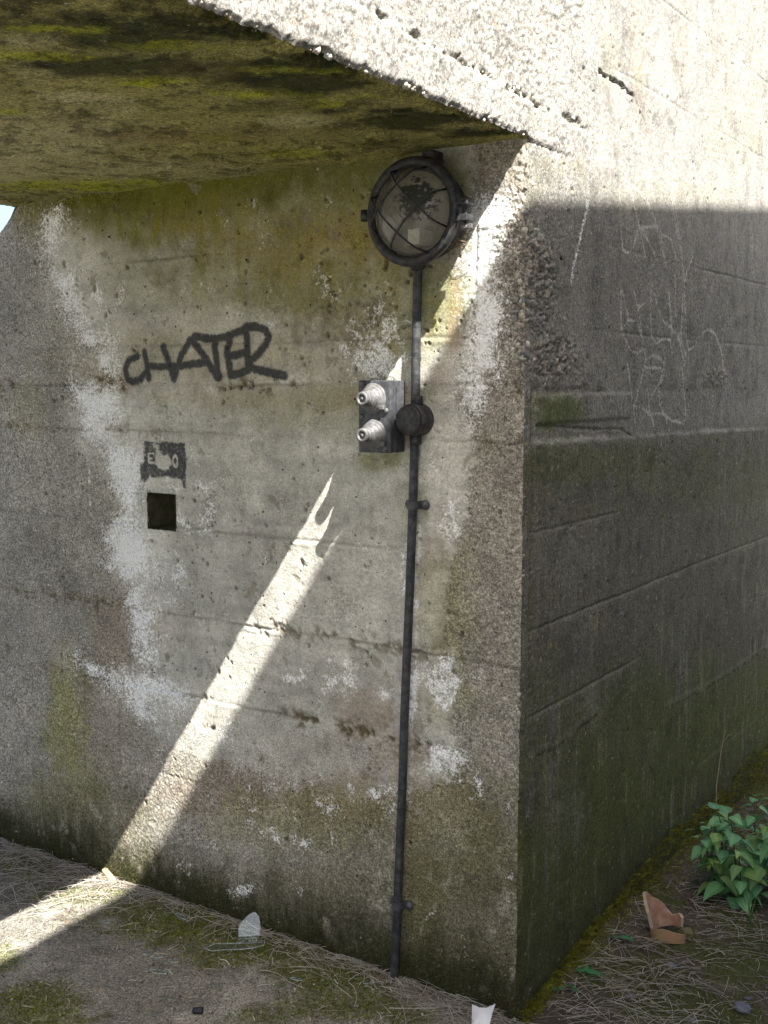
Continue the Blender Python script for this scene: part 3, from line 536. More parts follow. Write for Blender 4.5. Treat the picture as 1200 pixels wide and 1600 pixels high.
    fg, fc = worley(x, z, 160, 144); d += .0013 * np.sqrt(np.clip(1 - (fg / .6) ** 2, 0, 1)) * (fc > .45) * (1 - .5 * l2); col *= (1 + .26 * (fc - .5))[:, None]
    # ---------------- scratched writing
    return d, col, (ed, ed2)
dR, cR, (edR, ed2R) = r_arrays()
SCR = [[(0.537,2.072),(0.553,1.958),(0.574,1.906),(0.615,1.905),(0.646,1.925),(0.672,1.967),(0.679,1.997)], [(0.612,2.091),(0.649,2.028),(0.691,1.973),(0.734,1.907)], [(0.690,1.980),(0.766,1.946),(0.814,1.911)], [(0.690,1.980),(0.828,1.999)], [(0.636,2.086),(0.743,2.057),(0.806,2.012),(0.887,1.912)], [(0.769,2.105),(0.838,2.007),(0.912,1.868),(0.972,1.665)], [(0.850,1.983),(0.936,1.974),(0.984,1.926),(1.019,1.911)], [(0.912,2.134),(0.975,2.023),(1.041,1.916)],
       [(0.933,2.137),(1.012,1.989),(1.056,1.879),(1.079,1.746),(1.098,1.668),(1.117,1.655),(1.176,1.670),(1.216,1.708),(1.290,1.725),(1.369,1.717),(1.436,1.667),(1.478,1.597)], [(1.133,1.940),(1.078,1.891),(1.061,1.822),(1.079,1.746)], [(0.972,1.929),(0.985,1.779),(1.027,1.686),(1.080,1.609)], [(1.049,1.821),(1.038,1.686),(1.089,1.637)], [(0.562,1.810),(0.570,1.688)], [(0.562,1.810),(0.602,1.758),(0.622,1.725)], [(0.654,1.805),(0.697,1.746),(0.732,1.658),(0.754,1.623)], [(0.686,1.759),(0.738,1.776)],
       [(0.569,1.696),(0.622,1.725),(0.679,1.724),(0.715,1.693),(0.728,1.649),(0.690,1.634),(0.642,1.642),(0.598,1.672),(0.573,1.702)], [(0.784,1.837),(0.779,1.768),(0.795,1.687),(0.833,1.666),(0.884,1.681),(0.949,1.683),(0.975,1.632)], [(0.784,1.837),(0.835,1.771),(0.885,1.733),(0.957,1.717),(1.050,1.677)], [(0.621,1.603),(0.654,1.532),(0.676,1.479),(0.711,1.396)], [(0.754,1.621),(0.720,1.550),(0.685,1.493)], [(0.755,1.619),(0.804,1.631),(0.867,1.628),(0.900,1.614)],
       [(0.741,1.595),(0.843,1.598),(0.912,1.592),(0.903,1.569),(0.823,1.522),(0.788,1.510),(0.795,1.476),(0.840,1.429)], [(0.756,1.595),(0.781,1.532),(0.800,1.476)], [(0.910,1.625),(0.873,1.550),(0.877,1.494),(0.923,1.459),(0.991,1.438),(1.096,1.427),(1.104,1.471),(1.057,1.599)], [(0.675,1.489),(0.749,1.483),(0.801,1.461),(0.858,1.466),(0.923,1.459),(0.965,1.411)]]
mR = np.zeros((len(Y), 3), np.float32)
for S_ in SCR:
    k = local(Y, Z, S_, .03); q = segd(Y[k], Z[k], S_); mS = ss(.0085, .003, q + .0015 * ed2R[k]) * (.55 + .35 * ss(-.3, .3, edR[k])); mR[k, 2] = np.maximum(mR[k, 2], np.clip(.5 + 60 * (.0034 - q) + .3 * edR[k], 0, .66))
S_ = [(0.333,1.999),(0.312,1.955),(0.287,1.897),(0.256,1.840),(0.243,1.800)]; k = local(Y, Z, S_, .03); q = segd(Y[k], Z[k], S_); mR[k, 0] = np.clip(.5 + 45 * (.004 - q + .006 * edR[k]), 0, .75)
dist_v = np.where(Z < ZS, np.abs(Y), 9); dist_h = np.where(Y < 0, np.abs(Z - ZS), np.hypot(Y, Z - ZS))
fade = ss(0, .010, np.minimum(dist_v, np.where(Y < .0, dist_h, 9)))
P = np.stack([dR * fade, Y, Z], 1)
cv = chip_v(Z) * np.exp(-(Y / .014) ** 2) * (Z <= ZS + 1e-4); P[:, 0] -= cv * .7; P[:, 1] += cv * .7
ch = chip_h(Y) * np.exp(-((Z - ZS) / .012) ** 2) * (Y < -.002); P[:, 0] -= ch * .6; P[:, 2] += ch * .8
cy = (yr[:-1] + yr[1:]) / 2; cz = (zr[:-1] + zr[1:]) / 2; CY, CZ = np.meshgrid(cy, cz, indexing='ij')
keep = ~((CY < 0) & (CY > -4.6) & (CZ < ZS))
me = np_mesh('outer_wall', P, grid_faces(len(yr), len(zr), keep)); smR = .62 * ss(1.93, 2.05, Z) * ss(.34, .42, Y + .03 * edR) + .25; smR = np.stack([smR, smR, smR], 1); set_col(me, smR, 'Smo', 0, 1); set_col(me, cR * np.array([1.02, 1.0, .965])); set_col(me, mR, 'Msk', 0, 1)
o = link('outer_wall', me, M_conc, bunker); tag(o, 'outer concrete face and lintel with exposed stones and scratched writing')

# ---------------- soffit: plane z = 2.1
xs = axis((-1.80, 0, .0055)); ys = axis((-4.6, -1.5, .08), (-1.5, 0, .0045), (0, .03, .01))
X, Y = [a.ravel().astype(np.float32) for a in np.meshgrid(xs, ys, indexing='ij')]
def s_arrays():
    x, y = X, Y; n = len(x)
    lf = fbm(x, y, 3, 4, 213); ed = fbm(x, y, 16, 5, 211, .62); ed2 = fbm(x, y, 60, 3, 212)
    st = fbm(x, y, 4, 5, 214, .6, 2.5)
    d = .006 * fbm(x, y, 2, 3, 202) + .0014 * fbm(x, y, 30, 4, 203, .6)
    col = np.empty((n, 3), np.float32); col[:] = (.26, .235, .075); col *= (1 + .3 * lf + .25 * st)[:, None]
    col = mix(col, (.44, .40, .20), .85 * blob(x, y, [(-0.938,-0.596,0.242,0.162,-0.333,0.272,1.00),(-1.060,-0.207,0.279,0.187,-0.175,0.166,0.80),(-0.579,-0.781,0.104,0.070,-0.055,0.049,1.00),(-0.332,-1.104,0.051,0.034,-0.039,0.031,1.00),(-0.332,-0.404,0.079,0.053,-0.051,0.065,1.00),(-0.468,-0.980,0.056,0.038,-0.066,0.054,0.50),(-0.893,-0.095,0.195,0.131,-0.137,0.148,0.70),(-1.265,-0.450,0.162,0.109,-0.286,0.219,1.00)], .4 * ed))
    col = mix(col, (.032, .035, .003), .97 * blob(x, y, [(-0.101,-1.036,0.345,0.231,-0.112,0.114,1.00),(-0.109,-0.689,0.211,0.141,-0.121,0.155,1.00),(-0.322,-0.907,0.214,0.143,-0.072,0.068,0.95),(-0.104,-0.334,0.175,0.117,-0.084,0.132,1.00),(-0.293,-0.558,0.148,0.099,-0.073,0.089,0.60),(-0.053,-0.098,0.094,0.063,-0.043,0.079,1.00),(-0.365,-0.145,0.111,0.075,-0.049,0.070,0.50),(0.013,-1.280,0.627,0.420,-0.104,0.094,1.00)], .75 * ed + .45 * st + .4 * lf))
    col = mix(col, (.34, .36, .014), .95 * blob(x, y, [(-0.361,-0.806,0.078,0.052,-0.032,0.032,1.00),(-0.275,-0.636,0.092,0.062,-0.038,0.045,0.90),(-0.193,-0.521,0.063,0.042,-0.025,0.032,0.70),(-1.293,-0.107,0.299,0.200,-0.095,0.086,0.90),(-0.760,-0.807,0.076,0.051,-0.045,0.035,0.70),(-0.261,-1.125,0.075,0.050,-0.020,0.017,0.70),(-0.398,-1.037,0.081,0.054,-0.024,0.020,0.70),(-0.588,-0.403,0.072,0.048,-0.045,0.049,0.60),(-0.518,-0.142,0.153,0.103,-0.046,0.060,0.50),(-0.150,-0.928,0.105,0.070,-0.025,0.026,0.50),(-0.102,-0.735,0.094,0.063,-0.021,0.026,0.50),(-0.101,-0.520,0.082,0.055,-0.022,0.032,0.50)], .9 * ed + .5 * lf))
    col = mix(col, (.20, .13, .05), .5 * blob(x, y, [(-0.684,-0.467,0.179,0.120,-0.076,0.076,0.90),(-0.740,-0.692,0.112,0.075,-0.055,0.047,0.60),(-0.439,-0.381,0.081,0.055,-0.040,0.049,0.70),(-0.215,-0.811,0.113,0.075,-0.056,0.061,0.30)], .7 * ed))
    sp = ss(.16, .28, fbm(x, y, 20, 5, 221, .7)) ; col *= (1 - .45 * sp)[:, None]; d -= .002 * sp
    fl = ss(.30, .36, fbm(x, y, 5, 4, 222) + .1 * ed); d -= .004 * fl
    for Q, w_ in (([(-0.756,-0.265),(-0.757,-0.218),(-0.747,-0.182),(-0.745,-0.101)], .010), ([(-0.858,-0.388),(-0.831,-0.352),(-0.807,-0.317)], .008), ([(-0.566,-0.297),(-0.557,-0.257)], .008), ([(-0.901,-0.479),(-0.873,-0.434)], .006), ([(-0.670,-0.792),(-0.632,-0.791)], .008)):
        k = local(x, y, Q, .06); q = segd(x[k], y[k], Q) + .012 * ed[k] + .006 * ed2[k]; gr = ss(w_ * 1.3, w_ * .3, q); d[k] -= .016 * gr; col[k] = mix(col[k], (.03, .025, .01), .8 * gr)
    rough = ss(-.10, -.01, x + .03 * ed); f1, ci = worley(x, y, 70, 231); d += rough * (.007 * np.sqrt(np.clip(1 - (f1 / .6) ** 2, 0, 1)) - .003)
    col = mix(col, (.10, .09, .03), .4 * ss(.35, .5, fbm(x, y, 40, 3, 224)))
    return d, col
dS, cS = s_arrays(); fade = ss(0, .010, -X)
P = np.stack([X, Y, ZS - dS * fade], 1); ch = chip_h(Y) * np.exp(-(X / .012) ** 2) * (Y < -.002); P[:, 0] -= ch * .6; P[:, 2] += ch * .8
me = np_mesh('soffit', P, grid_faces(len(xs), len(ys), None, True)); set_col(me, cS)
o = link('soffit', me, M_soff, bunker); tag(o, 'algae green underside of the passage roof')

# ---------------- the rest of the bunker mass (outside the frame)
bm = bmesh.new()
zz_ = np.linspace(-.08, 2.12, 40); pr = [(float(endx(z)), float(z)) for z in zz_]
A = [bm.verts.new((x, -.001, z)) for x, z in pr]; B = [bm.verts.new((x, 6.4, z)) for x, z in pr]
for i in range(len(pr) - 1): bm.faces.new((A[i], B[i], B[i + 1], A[i + 1]))
bm_obj('end_wall', bm, M_far, bunker, False)
bm = bmesh.new(); box(bm, -1.80, -.06, -5.0, 6.4, ZS + .06, 3.06); bm_obj('roof_slab', bm, M_far, bunker, False)
bm = bmesh.new(); box(bm, -1.80, -.03, -5.0, -4.6, -.08, ZS + .05); bm_obj('far_jamb', bm, M_far, bunker, False)

# ---------------- loose and exposed stones on the lintel edge and the arris
def pebble_verts(rnd, r):
    me_ = PEB[rnd.randrange(len(PEB))]; return me_
PEB = []
for k in range(6):
    bm = bmesh.new(); bmesh.ops.create_icosphere(bm, subdivisions=1, radius=1); rn = random.Random(k)
    for v in bm.verts: v.co *= rn.uniform(.8, 1.15)
    bmesh.ops.scale(bm, vec=(1, rn.uniform(.65, .9), rn.uniform(.5, .75)), verts=bm.verts); bm.verts.ensure_lookup_table()
    PEB.append((np.array([v.co[:] for v in bm.verts]), np.array([[v.index for v in f.verts] for f in bm.faces]))); bm.free()
class Bag:
    def __init__(s): s.V = []; s.F = []; s.C = []; s.n = 0
    def add(s, V, F, c):
        s.V.append(np.asarray(V, np.float32)); s.F.append(np.asarray(F) + s.n); s.n += len(V); s.C.append(np.tile(np.array(c, np.float32), (len(V), 1)) if np.ndim(c) == 1 else c)
    def build(s, name, mat, parent=None, smooth=True):
        me = np_mesh(name, np.concatenate(s.V), np.concatenate(s.F)); set_col(me, np.concatenate(s.C)); return link(name, me, mat, parent, smooth)
rn = random.Random(21)
def rotm(rn): return np.array(Euler((rn.uniform(0, 6), rn.uniform(0, 6), rn.uniform(0, 6))).to_matrix())
STC = [(.46, .43, .37), (.40, .37, .31), (.52, .49, .43), (.36, .30, .23), (.44, .36, .27), (.33, .32, .30)]
small = Bag(); bigs = []
def stone(p, r, c):
    if r > .0085: bigs.append((p, r, c)); return
    V, F = PEB[rn.randrange(6)]; small.add(V @ rotm(rn).T * r + np.array(p), F, c)
for k in range(700):                                            # along the lintel edge and over its lower band
    y = rn.uniform(-1.45, .30); e = rn.random()
    z = ZS + (.0 + abs(rn.gauss(0, .018)) if e < .55 else rn.uniform(0, .10)); 
    if y > -.02 and z < ZS + .02: z += .02
    r = .003 + .0065 * rn.random() ** 2; c = np.array(STC[rn.randrange(6)]) * rn.uniform(.8, 1.1)
    stone((rn.uniform(-.008, -.002) + (.002 if y < 0 else -.003), y, z + .004), r, c)
for k in range(0):                                            # round the groove
    y = rn.uniform(-1.4, .34); z = 2.205 - .035 * (y + .54) + rn.gauss(.014, .016); r = .003 + .006 * rn.random() ** 2
    stone((rn.uniform(-.006, .002), y, z), r, np.array(STC[rn.randrange(6)]) * rn.uniform(.7, 1.05))
for k in range(520):                                            # honeycombed patch and worn arris
    e = rn.random()
    if e < .55: y = abs(rn.gauss(0, .09)); z = rn.choice((rn.gauss(1.80, .08), rn.uniform(1.545, 1.68))); x = rn.uniform(-.010, -.001); y = min(y, .26)
    elif e < .75: x = -abs(rn.gauss(0, .035)); z = rn.uniform(1.56, 1.9); y = rn.uniform(.002, .008)
    else: z = rn.uniform(.55, 1.54); t_ = rn.gauss(0, .006); x = -.006 + min(t_, 0); y = .006 - min(-t_, 0)
    r = .003 + .0065 * rn.random() ** 2; stone((x, y, z), r, np.array(STC[rn.randrange(6)]) * np.array((.97, 1, 1.02)) * rn.uniform(.42, .72))
o = small.build('exposed_aggregate', M_peb, bunker); tag(o, kind='stuff')
PM = []
for V, F in PEB:
    me = np_mesh('pebble', V, F); set_col(me, np.tile(np.array([(.42, .385, .32)]), (len(V), 1))); me.materials.append(M_peb); PM.append(me)
for p, r, c in bigs[:260]:
    o = link('pebble', PM[rn.randrange(6)], None, bunker); o.location = p; o.scale = (r, r, r); o.rotation_euler = (rn.uniform(0, 6), rn.uniform(0, 6), rn.uniform(0, 6))

# ================================================================== WALL ACROSS THE YARD (casts the shade; behind the camera)
T_ = 4.4; q0 = Vector((0, 0, 1.968)) + SUN * T_; ev = Vector((-.077, 1, 0)).normalized(); nv = Vector((1, .077, 0)).normalized()
bm = bmesh.new(); a0 = q0 + ev * (-2.0); a1 = q0 + ev * 3.6
vs = []
for base in (a0, a1):
    for off in (0, .45):
        for z in (-.1, q0.z): vs.append(bm.verts.new((base.x + nv.x * off, base.y + nv.y * off, z)))
for f in ((0, 1, 3, 2), (4, 6, 7, 5), (0, 4, 5, 1), (2, 3, 7, 6), (1, 5, 7, 3)): bm.faces.new([vs[i] for i in f])
o = bm_obj('concrete_wall', bm, M_far, None, False); tag(o, 'tall plain concrete wall standing across from the bunker', 'wall')

# ================================================================== GROUND
def growing(a, b, far, n=14):
    k = np.geomspace(.05, far, n); return list(a - k[::-1]), list(b + k)
l_, r_ = growing(-.06, 1.0, 900); xg = np.array(l_ + list(np.arange(-.06, 1.0, .008)) + r_)
l_, r_ = growing(-1.3, 2.7, 900); yg = np.array(l_ + list(np.arange(-1.3, 2.7, .008)) + r_)
X, Y = [a.ravel().astype(np.float32) for a in np.meshgrid(xg, yg, indexing='ij')]
lf = fbm(X, Y, 3, 4, 313); ed = fbm(X, Y, 18, 5, 311, .6); near = ((np.abs(X) < 4) & (np.abs(Y) < 5))
hg = np.where(near, .012 * lf + .008 * ed - .012, -.02) + .03 * ss(.10, .0, X) * ss(.1, .4, Y) - .055 * ss(.6, 2.4, Y) * near
hg = np.where((X < -.04) & (Y < .2), -.03, hg); hg = np.where((X < -.04) & (Y >= .2), -.03, hg)
colg = np.empty((len(X), 3), np.float32); colg[:] = (.085, .066, .044); colg *= (1 + .3 * lf + .3 * ed)[:, None]
mg = ss(.0, .35, fbm(X, Y, 6, 4, 321) + .2 * ed + .15); colg = mix(colg, (.062, .068, .016), .8 * mg)
colg = mix(colg, (.17, .14, .095), .6 * ss(.2, .5, fbm(X, Y, 9, 4, 322)))
yard = 1 - ss(-.9, -.4, Y + .2 * lf) * ss(2.9, 2.5, Y) * ss(1.6, 1.2, X + .2 * lf) * ss(-.2, -.1, X)
colg = mix(colg, (.19, .185, .165), yard)
me = np_mesh('ground', np.stack([X, Y, hg], 1), grid_faces(len(xg), len(yg))); set_col(me, colg); o = link('ground', me, M_soil); tag(o, kind='structure')
def ground_h(x, y):
    i = min(max(np.searchsorted(xg, x), 0), len(xg) - 1); j = min(max(np.searchsorted(yg, y), 0), len(yg) - 1); return float(hg[i * len(yg) + j])

# passage floor: concrete slab with moss
xf = axis((-2.6, -2.1, .05), (-2.1, .0, .007)); yf = axis((-4.6, -1.2, .06), (-1.2, .01, .007))
X, Y = [a.ravel().astype(np.float32) for a in np.meshgrid(xf, yf, indexing='ij')]
lf = fbm(X, Y, 3, 4, 413); ed = fbm(X, Y, 18, 5, 411, .62); ed2 = fbm(X, Y, 60, 3, 412)
MOSSF = [(-0.964,-0.045,0.262,0.176,0.107,-0.117,1.00),(-0.729,-0.068,0.236,0.158,0.080,-0.097,1.00),(-0.501,-0.079,0.155,0.104,0.078,-0.105,0.95),(-1.146,-0.070,0.142,0.095,0.059,-0.059,0.80),(-0.355,-0.169,0.134,0.090,0.051,-0.072,0.80),(-1.000,-0.636,0.119,0.080,0.140,-0.115,1.00),(-0.475,-0.249,0.080,0.054,0.055,-0.070,0.60),(-1.401,-0.139,0.130,0.087,0.050,-0.044,0.60),(-0.531,-0.356,0.079,0.053,0.037,-0.043,0.60),(-0.217,-0.146,0.079,0.053,0.030,-0.048,0.70),(-1.753,-0.097,0.104,0.069,0.081,-0.064,0.50),(-1.289,-0.527,0.058,0.039,0.086,-0.066,0.60)]
mf = blob(X, Y, MOSSF, .45 * ed + .25 * lf)
hf = .004 * lf + .0025 * ed + .0012 * ed2 + .006 * mf * (.6 + .4 * ed2) - .010 * ss(-.05, .0, X + .02 * ed)
colf = np.empty((len(X), 3), np.float32); colf[:] = (.19, .184, .166); colf *= (1 + .3 * lf + .4 * ed)[:, None]
colf = mix(colf, (.32, .312, .285), .7 * ss(.1, .45, fbm(X, Y, 8, 5, 421, .62)))
colf = mix(colf, (.07, .058, .04), .6 * ss(.2, .5, fbm(X, Y, 12, 4, 422)))
colf = mix(colf, (.30, .26, .21), .45 * ss(.3, .5, fbm(X, Y, 70, 2, 423)))
colf = mix(colf, (.085, .10, .010), .9 * mf * (.75 + .25 * ed)); 
colf = mix(colf, (.10, .085, .062), .5 * ss(-.08, -.02, Y + .02 * ed))
me = np_mesh('passage_floor', np.stack([X, Y, hf], 1), grid_faces(len(xf), len(yf))); set_col(me, colf * np.array([1.05, 1.0, .9])); o = link('passage_floor', me, M_floor); tag(o, kind='structure')
def floor_h(x, y):
    if x > 0: return ground_h(x, y)
    i = min(max(np.searchsorted(xf, x), 0), len(xf) - 1); j = min(max(np.searchsorted(yf, y), 0), len(yf) - 1); return float(hf[i * len(yf) + j])
def in_blobs(x, y, B): return float(blob(np.array([x], np.float32), np.array([y], np.float32), B)[0])

# ================================================================== LAMP
def metal_mat(name, base, dust, amount=.5, rough=.55):
    m, nt, p, out = newmat(name); n = noise(nt, 60, 6, .7); n2 = noise(nt, 350, 2, .6)
    r = ramp(nt, n.outputs['Fac'], [(.42, base), (.75, dust)]); r2 = ramp(nt, n2.outputs['Fac'], [(.62, g(0)), (.7, g(amount))])
    c = mixc(nt, r.outputs[0], dust, r2.outputs[0]); nt.links.new(c, p.inputs['Base Color']); p.inputs['Roughness'].default_value = rough
    p.inputs['Metallic'].default_value = .15; p.inputs['Specular IOR Level'].default_value = .4
    b = node(nt, 'ShaderNodeBump'); b.inputs['Strength'].default_value = .4; b.inputs['Distance'].default_value = .001; nt.links.new(n.outputs['Fac'], b.inputs['Height']); nt.links.new(b.outputs[0], p.inputs['Normal']); return m
M_iron = metal_mat('black_painted_iron', (.018, .019, .021), (.085, .083, .08), .5)
M_grey = metal_mat('dusty_grey_casting', (.050, .052, .057), (.13, .13, .135), .45)
M_knob = metal_mat('chalky_knob', (.085, .083, .08), (.21, .20, .195), .5, .6)
M_pipe = metal_mat('black_conduit', (.022, .024, .027), (.10, .10, .10), .75, .5)
M_ceram = simple_mat('white_porcelain', (.74, .72, .66), (.84, .82, .78), 30, .35, 0, .1)
M_white = simple_mat('white_china', (.62, .60, .60), (.76, .74, .74), 20, .3, 0, .05)
lc = (-0.2530,-0.0850,1.9485)
lamp = empty('bulkhead_lamp', (lc[0], 0, lc[2]), (R_(90), 0, 0)); tag(lamp, 'round black caged bulkhead lamp with dirty glass fixed high by the corner', 'lamp')
bm = bmesh.new(); lathe(bm, [(.0, .002), (.098, .002), (.102, .008), (.105, .055), (.110, .066), (.112, .072), (.096, .072), (.092, .03), (.06, .014), (0, .012)]); bm_obj('housing', bm, M_iron, lamp)
bm = bmesh.new(); lathe(bm, [(.101, .074), (.115, .0735), (.124, .076), (.1265, .083), (.125, .091), (.120, .0965), (.113, .098), (.107, .0965), (.1035, .092), (.1025, .086), (.101, .080), (.101, .074)], 64); bm_obj('rim', bm, M_iron, lamp)
# glass
mg_, nt, p, out = newmat('dirty_glass')
p.inputs['Base Color'].default_value = (.30, .28, .235, 1); p.inputs['Roughness'].default_value = .55
tr = node(nt, 'ShaderNodeBsdfTransparent'); tr.inputs[0].default_value = (.85, .84, .79, 1); gl = node(nt, 'ShaderNodeBsdfGlossy'); gl.inputs['Roughness'].default_value = .12
lw_ = node(nt, 'ShaderNodeLayerWeight'); lw_.inputs[0].default_value = .5; fr = ramp(nt, lw_.outputs['Facing'], [(.2, g(.05)), (.7, g(.12)), (1.0, g(.6))]); mx0 = node(nt, 'ShaderNodeMixShader'); nt.links.new(fr.outputs[0], mx0.inputs[0]); nt.links.new(tr.outputs[0], mx0.inputs[1]); nt.links.new(gl.outputs[0], mx0.inputs[2])
n = noise(nt, 70, 7, .75); tc = node(nt, 'ShaderNodeTexCoord'); sx = node(nt, 'ShaderNodeVectorMath', operation='DISTANCE'); sx.inputs[1].default_value = (.036, .018, .125); nt.links.new(tc.outputs['Object'], sx.inputs[0])
ma = node(nt, 'ShaderNodeMath', operation='MULTIPLY_ADD'); nt.links.new(n.outputs['Fac'], ma.inputs[0]); ma.inputs[1].default_value = -.20; nt.links.new(sx.outputs['Value'], ma.inputs[2])
off_ = node(nt, 'ShaderNodeMath', operation='ADD'); nt.links.new(ma.outputs[0], off_.inputs[0]); off_.inputs[1].default_value = .064
dr = ramp(nt, off_.outputs[0], [(.0, g(.95)), (.010, g(0))])
cc = mixc(nt, (.34, .315, .265), (.012, .016, .012), dr.outputs[0]); nt.links.new(cc, p.inputs['Base Color'])
film = ramp(nt, n.outputs['Fac'], [(.3, g(.12)), (.7, g(.38))]); mxx = node(nt, 'ShaderNodeMath', operation='MAXIMUM'); nt.links.new(film.outputs[0], mxx.inputs[0]); nt.links.new(dr.outputs[0], mxx.inputs[1])
mx = node(nt, 'ShaderNodeMixShader'); nt.links.new(mxx.outputs[0], mx.inputs[0]); nt.links.new(mx0.outputs[0], mx.inputs[1]); nt.links.new(p.outputs[0], mx.inputs[2]); nt.links.new(mx.outputs[0], out.inputs[0])
bm = bmesh.new(); lathe(bm, [(.1032, .087), (.095, .103), (.080, .120), (.058, .134), (.030, .143), (0, .146)], 48); bm_obj('glass', bm, mg_, lamp)
M_refl = simple_mat('grey_enamel', (.26, .245, .21), (.40, .375, .33), 25, .5)
bm = bmesh.new(); lathe(bm, [(.0950, .0725), (.088, .04), (.055, .022), (0, .016)], 40); bm_obj('reflector', bm, M_refl, lamp)
bm = bmesh.new(); box(bm, -.016, .016, -.075, -.038, .02, .082, .002); bm_obj('lamp_holder', bm, M_ceram, lamp)
# wire guard: two bars each way, domed over the glass
for an in (45, -45):
    for off in (-.038, .038):
        half = math.sqrt(.104 ** 2 - off * off); pts = []
        for i in range(17):
            t = -1 + 2 * i / 16; u = t * half; rr = math.hypot(u, off); zz = .097 + .066 * math.sqrt(max(0, 1 - (rr / .106) ** 2))
            if i in (0, 16): zz = .094
            a_ = R_(an); pts.append((u * math.cos(a_) - off * math.sin(a_), u * math.sin(a_) + off * math.cos(a_), zz))
        bm = bmesh.new(); tube(bm, pts, .0024, 8); bm_obj('guard_bar', bm, M_iron, lamp)
bm = bmesh.new(); tube(bm, [(-.14, -.010, .078), (-.14, .016, .078)], .011, 12); box(bm, -.140, -.118, -.008, .014, .072, .084); bm_obj('hinge', bm, M_iron, lamp)
bm = bmesh.new(); box(bm, .112, .150, .004, .020, .060, .094, .002); box(bm, .112, .150, -.032, -.016, .060, .094, .002); tube(bm, [(.136, -.036, .078), (.136, .024, .078)], .004, 8); bm_obj('clamp', bm, M_iron, lamp)
bm = bmesh.new(); tube(bm, [(.136, -.050, .080), (.136, -.036, .080)], .009, 10); box(bm, .138, .156, -.048, -.038, .077, .083, .001); bm_obj('wing_nut', bm, M_knob, lamp)
bm = bmesh.new(); box(bm, .018, .050, .108, .138, .030, .076, .004); bm_obj('top_lug', bm, M_iron, lamp)
pt = (-0.2806,-0.0180,1.8343)
bx_ = pt[0] - lc[0]
bm = bmesh.new(); tube(bm, [(bx_, -.090, .024), (bx_, -.118, .020), (bx_, pt[2] - lc[2] - .012, .018)], [.022, .019, .016], 16); bm_obj('conduit_boss', bm, M_iron, lamp)

# ================================================================== CONDUIT
con = empty('electrical_conduit', (0, 0, 0)); tag(con, 'black steel conduit pipe running down the wall from the caged lamp', 'pipe')
pp = [(-0.2806,-0.0180,1.8373), (-0.2843,-0.0170,1.7038), (-0.2858,-0.0170,1.6118), (-0.2864,-0.0170,1.5190), (-0.2887,-0.0170,1.4098), (-0.2938,-0.0170,1.2517), (-0.3001,-0.0180,1.0752), (-0.3066,-0.0190,0.9122), (-0.3156,-0.0190,0.7128), (-0.3210,-0.0190,0.5442), (-0.3304,-0.0190,0.3376), (-0.3380,-0.0190,0.1624), (-0.3458,-0.0190,-0.0032)]
def spl(pts, k=6):
    pts = [Vector(p) for p in pts]; out = []
    for i in range(len(pts) - 1):
        a, b, c, d = pts[max(i - 1, 0)], pts[i], pts[i + 1], pts[min(i + 2, len(pts) - 1)]
        for s_ in range(k):
            t = s_ / k; out.append(.5 * ((2 * b) + (c - a) * t + (2 * a - 5 * b + 4 * c - d) * t * t + (3 * b - a - 3 * c + d) * t ** 3))
    return out + [pts[-1]]
bm = bmesh.new(); tube(bm, spl(pp), .0112, 14); bm_obj('pipe', bm, M_pipe, con)
jc = (-0.2838,-0.0280,1.4633)
jb = empty('junction_box', (jc[0], 0, jc[2]), (R_(90), 0, 0)); jb.parent = con
jb_me = bmesh.new(); lathe(jb_me, [(0, .001), (.040, .001), (.0405, .010), (.039, .046), (.037, .048), (0, .0485)], 40); jbo = bm_obj('junction_box', jb_me, M_iron, con); jbo.location = (jc[0], 0, jc[2]); jbo.rotation_euler = (R_(90), 0, 0)
bpy.data.objects.remove(jb)
bm = bmesh.new(); lathe(bm, [(.0, .058), (.033, .058), (.0355, .056), (.0365, .0495), (.0, .0493)], 40)
for sx_ in (-1, 1): tube(bm, [(sx_ * .026, 0, .057), (sx_ * .026, 0, .0605)], .0035, 8)
o = bm_obj('lid', bm, M_iron, jbo)
# sockets above and below the round box
for s_, L in ((1, .058), (-1, .060)):
    bm = bmesh.new(); tube(bm, [(.0 + .002 * s_, s_ * .034, .018), (.001 * s_, s_ * L, .018), (.001 * s_, s_ * (L + .001), .018)], [.0155, .0145, .0115], 14); bm_obj('socket', bm, M_iron, jbo)
def clip(px):
    sd = Vector(px)
    cl = bmesh.new(); n = 14; w = .010
    prof = [(-.030, .002), (-.016, .002)] + [(-.0145 * math.cos(t), .019 + .0145 * math.sin(t)) for t in np.linspace(-.6, math.pi + .6, n)] + [(.016, .002), (.034, .002)]
    va = [cl.verts.new((x, -w, y)) for x, y in prof]; vb = [cl.verts.new((x, w, y)) for x, y in prof]
    for i in range(len(prof) - 1): cl.faces.new((va[i], va[i + 1], vb[i + 1], vb[i]))
    cl.normal_update(); bmesh.ops.solidify(cl, geom=cl.faces[:], thickness=.0018)
    o = bm_obj('saddle_clip', cl, M_grey, con, False); o.location = (sd.x, 0, sd.z); o.rotation_euler = (R_(90), 0, 0)
    s = bmesh.new(); lathe(s, [(0, .013), (.004, .013), (.0105, .010), (.0125, .005), (.0125, .0), ], 12, (.026, 0, 0)); box(s, .018, .034, -.0012, .0012, .0115, .0142); bm_obj('screw', s, M_grey, o)
    s = bmesh.new(); lathe(s, [(0, .009), (.006, .008), (.008, .002), (.008, .0)], 12, (-.024, 0, 0)); bm_obj('screw', s, M_grey, o)
clip((-0.2932,-0.0180,1.2534)); clip((-0.3361,-0.0190,0.2082))

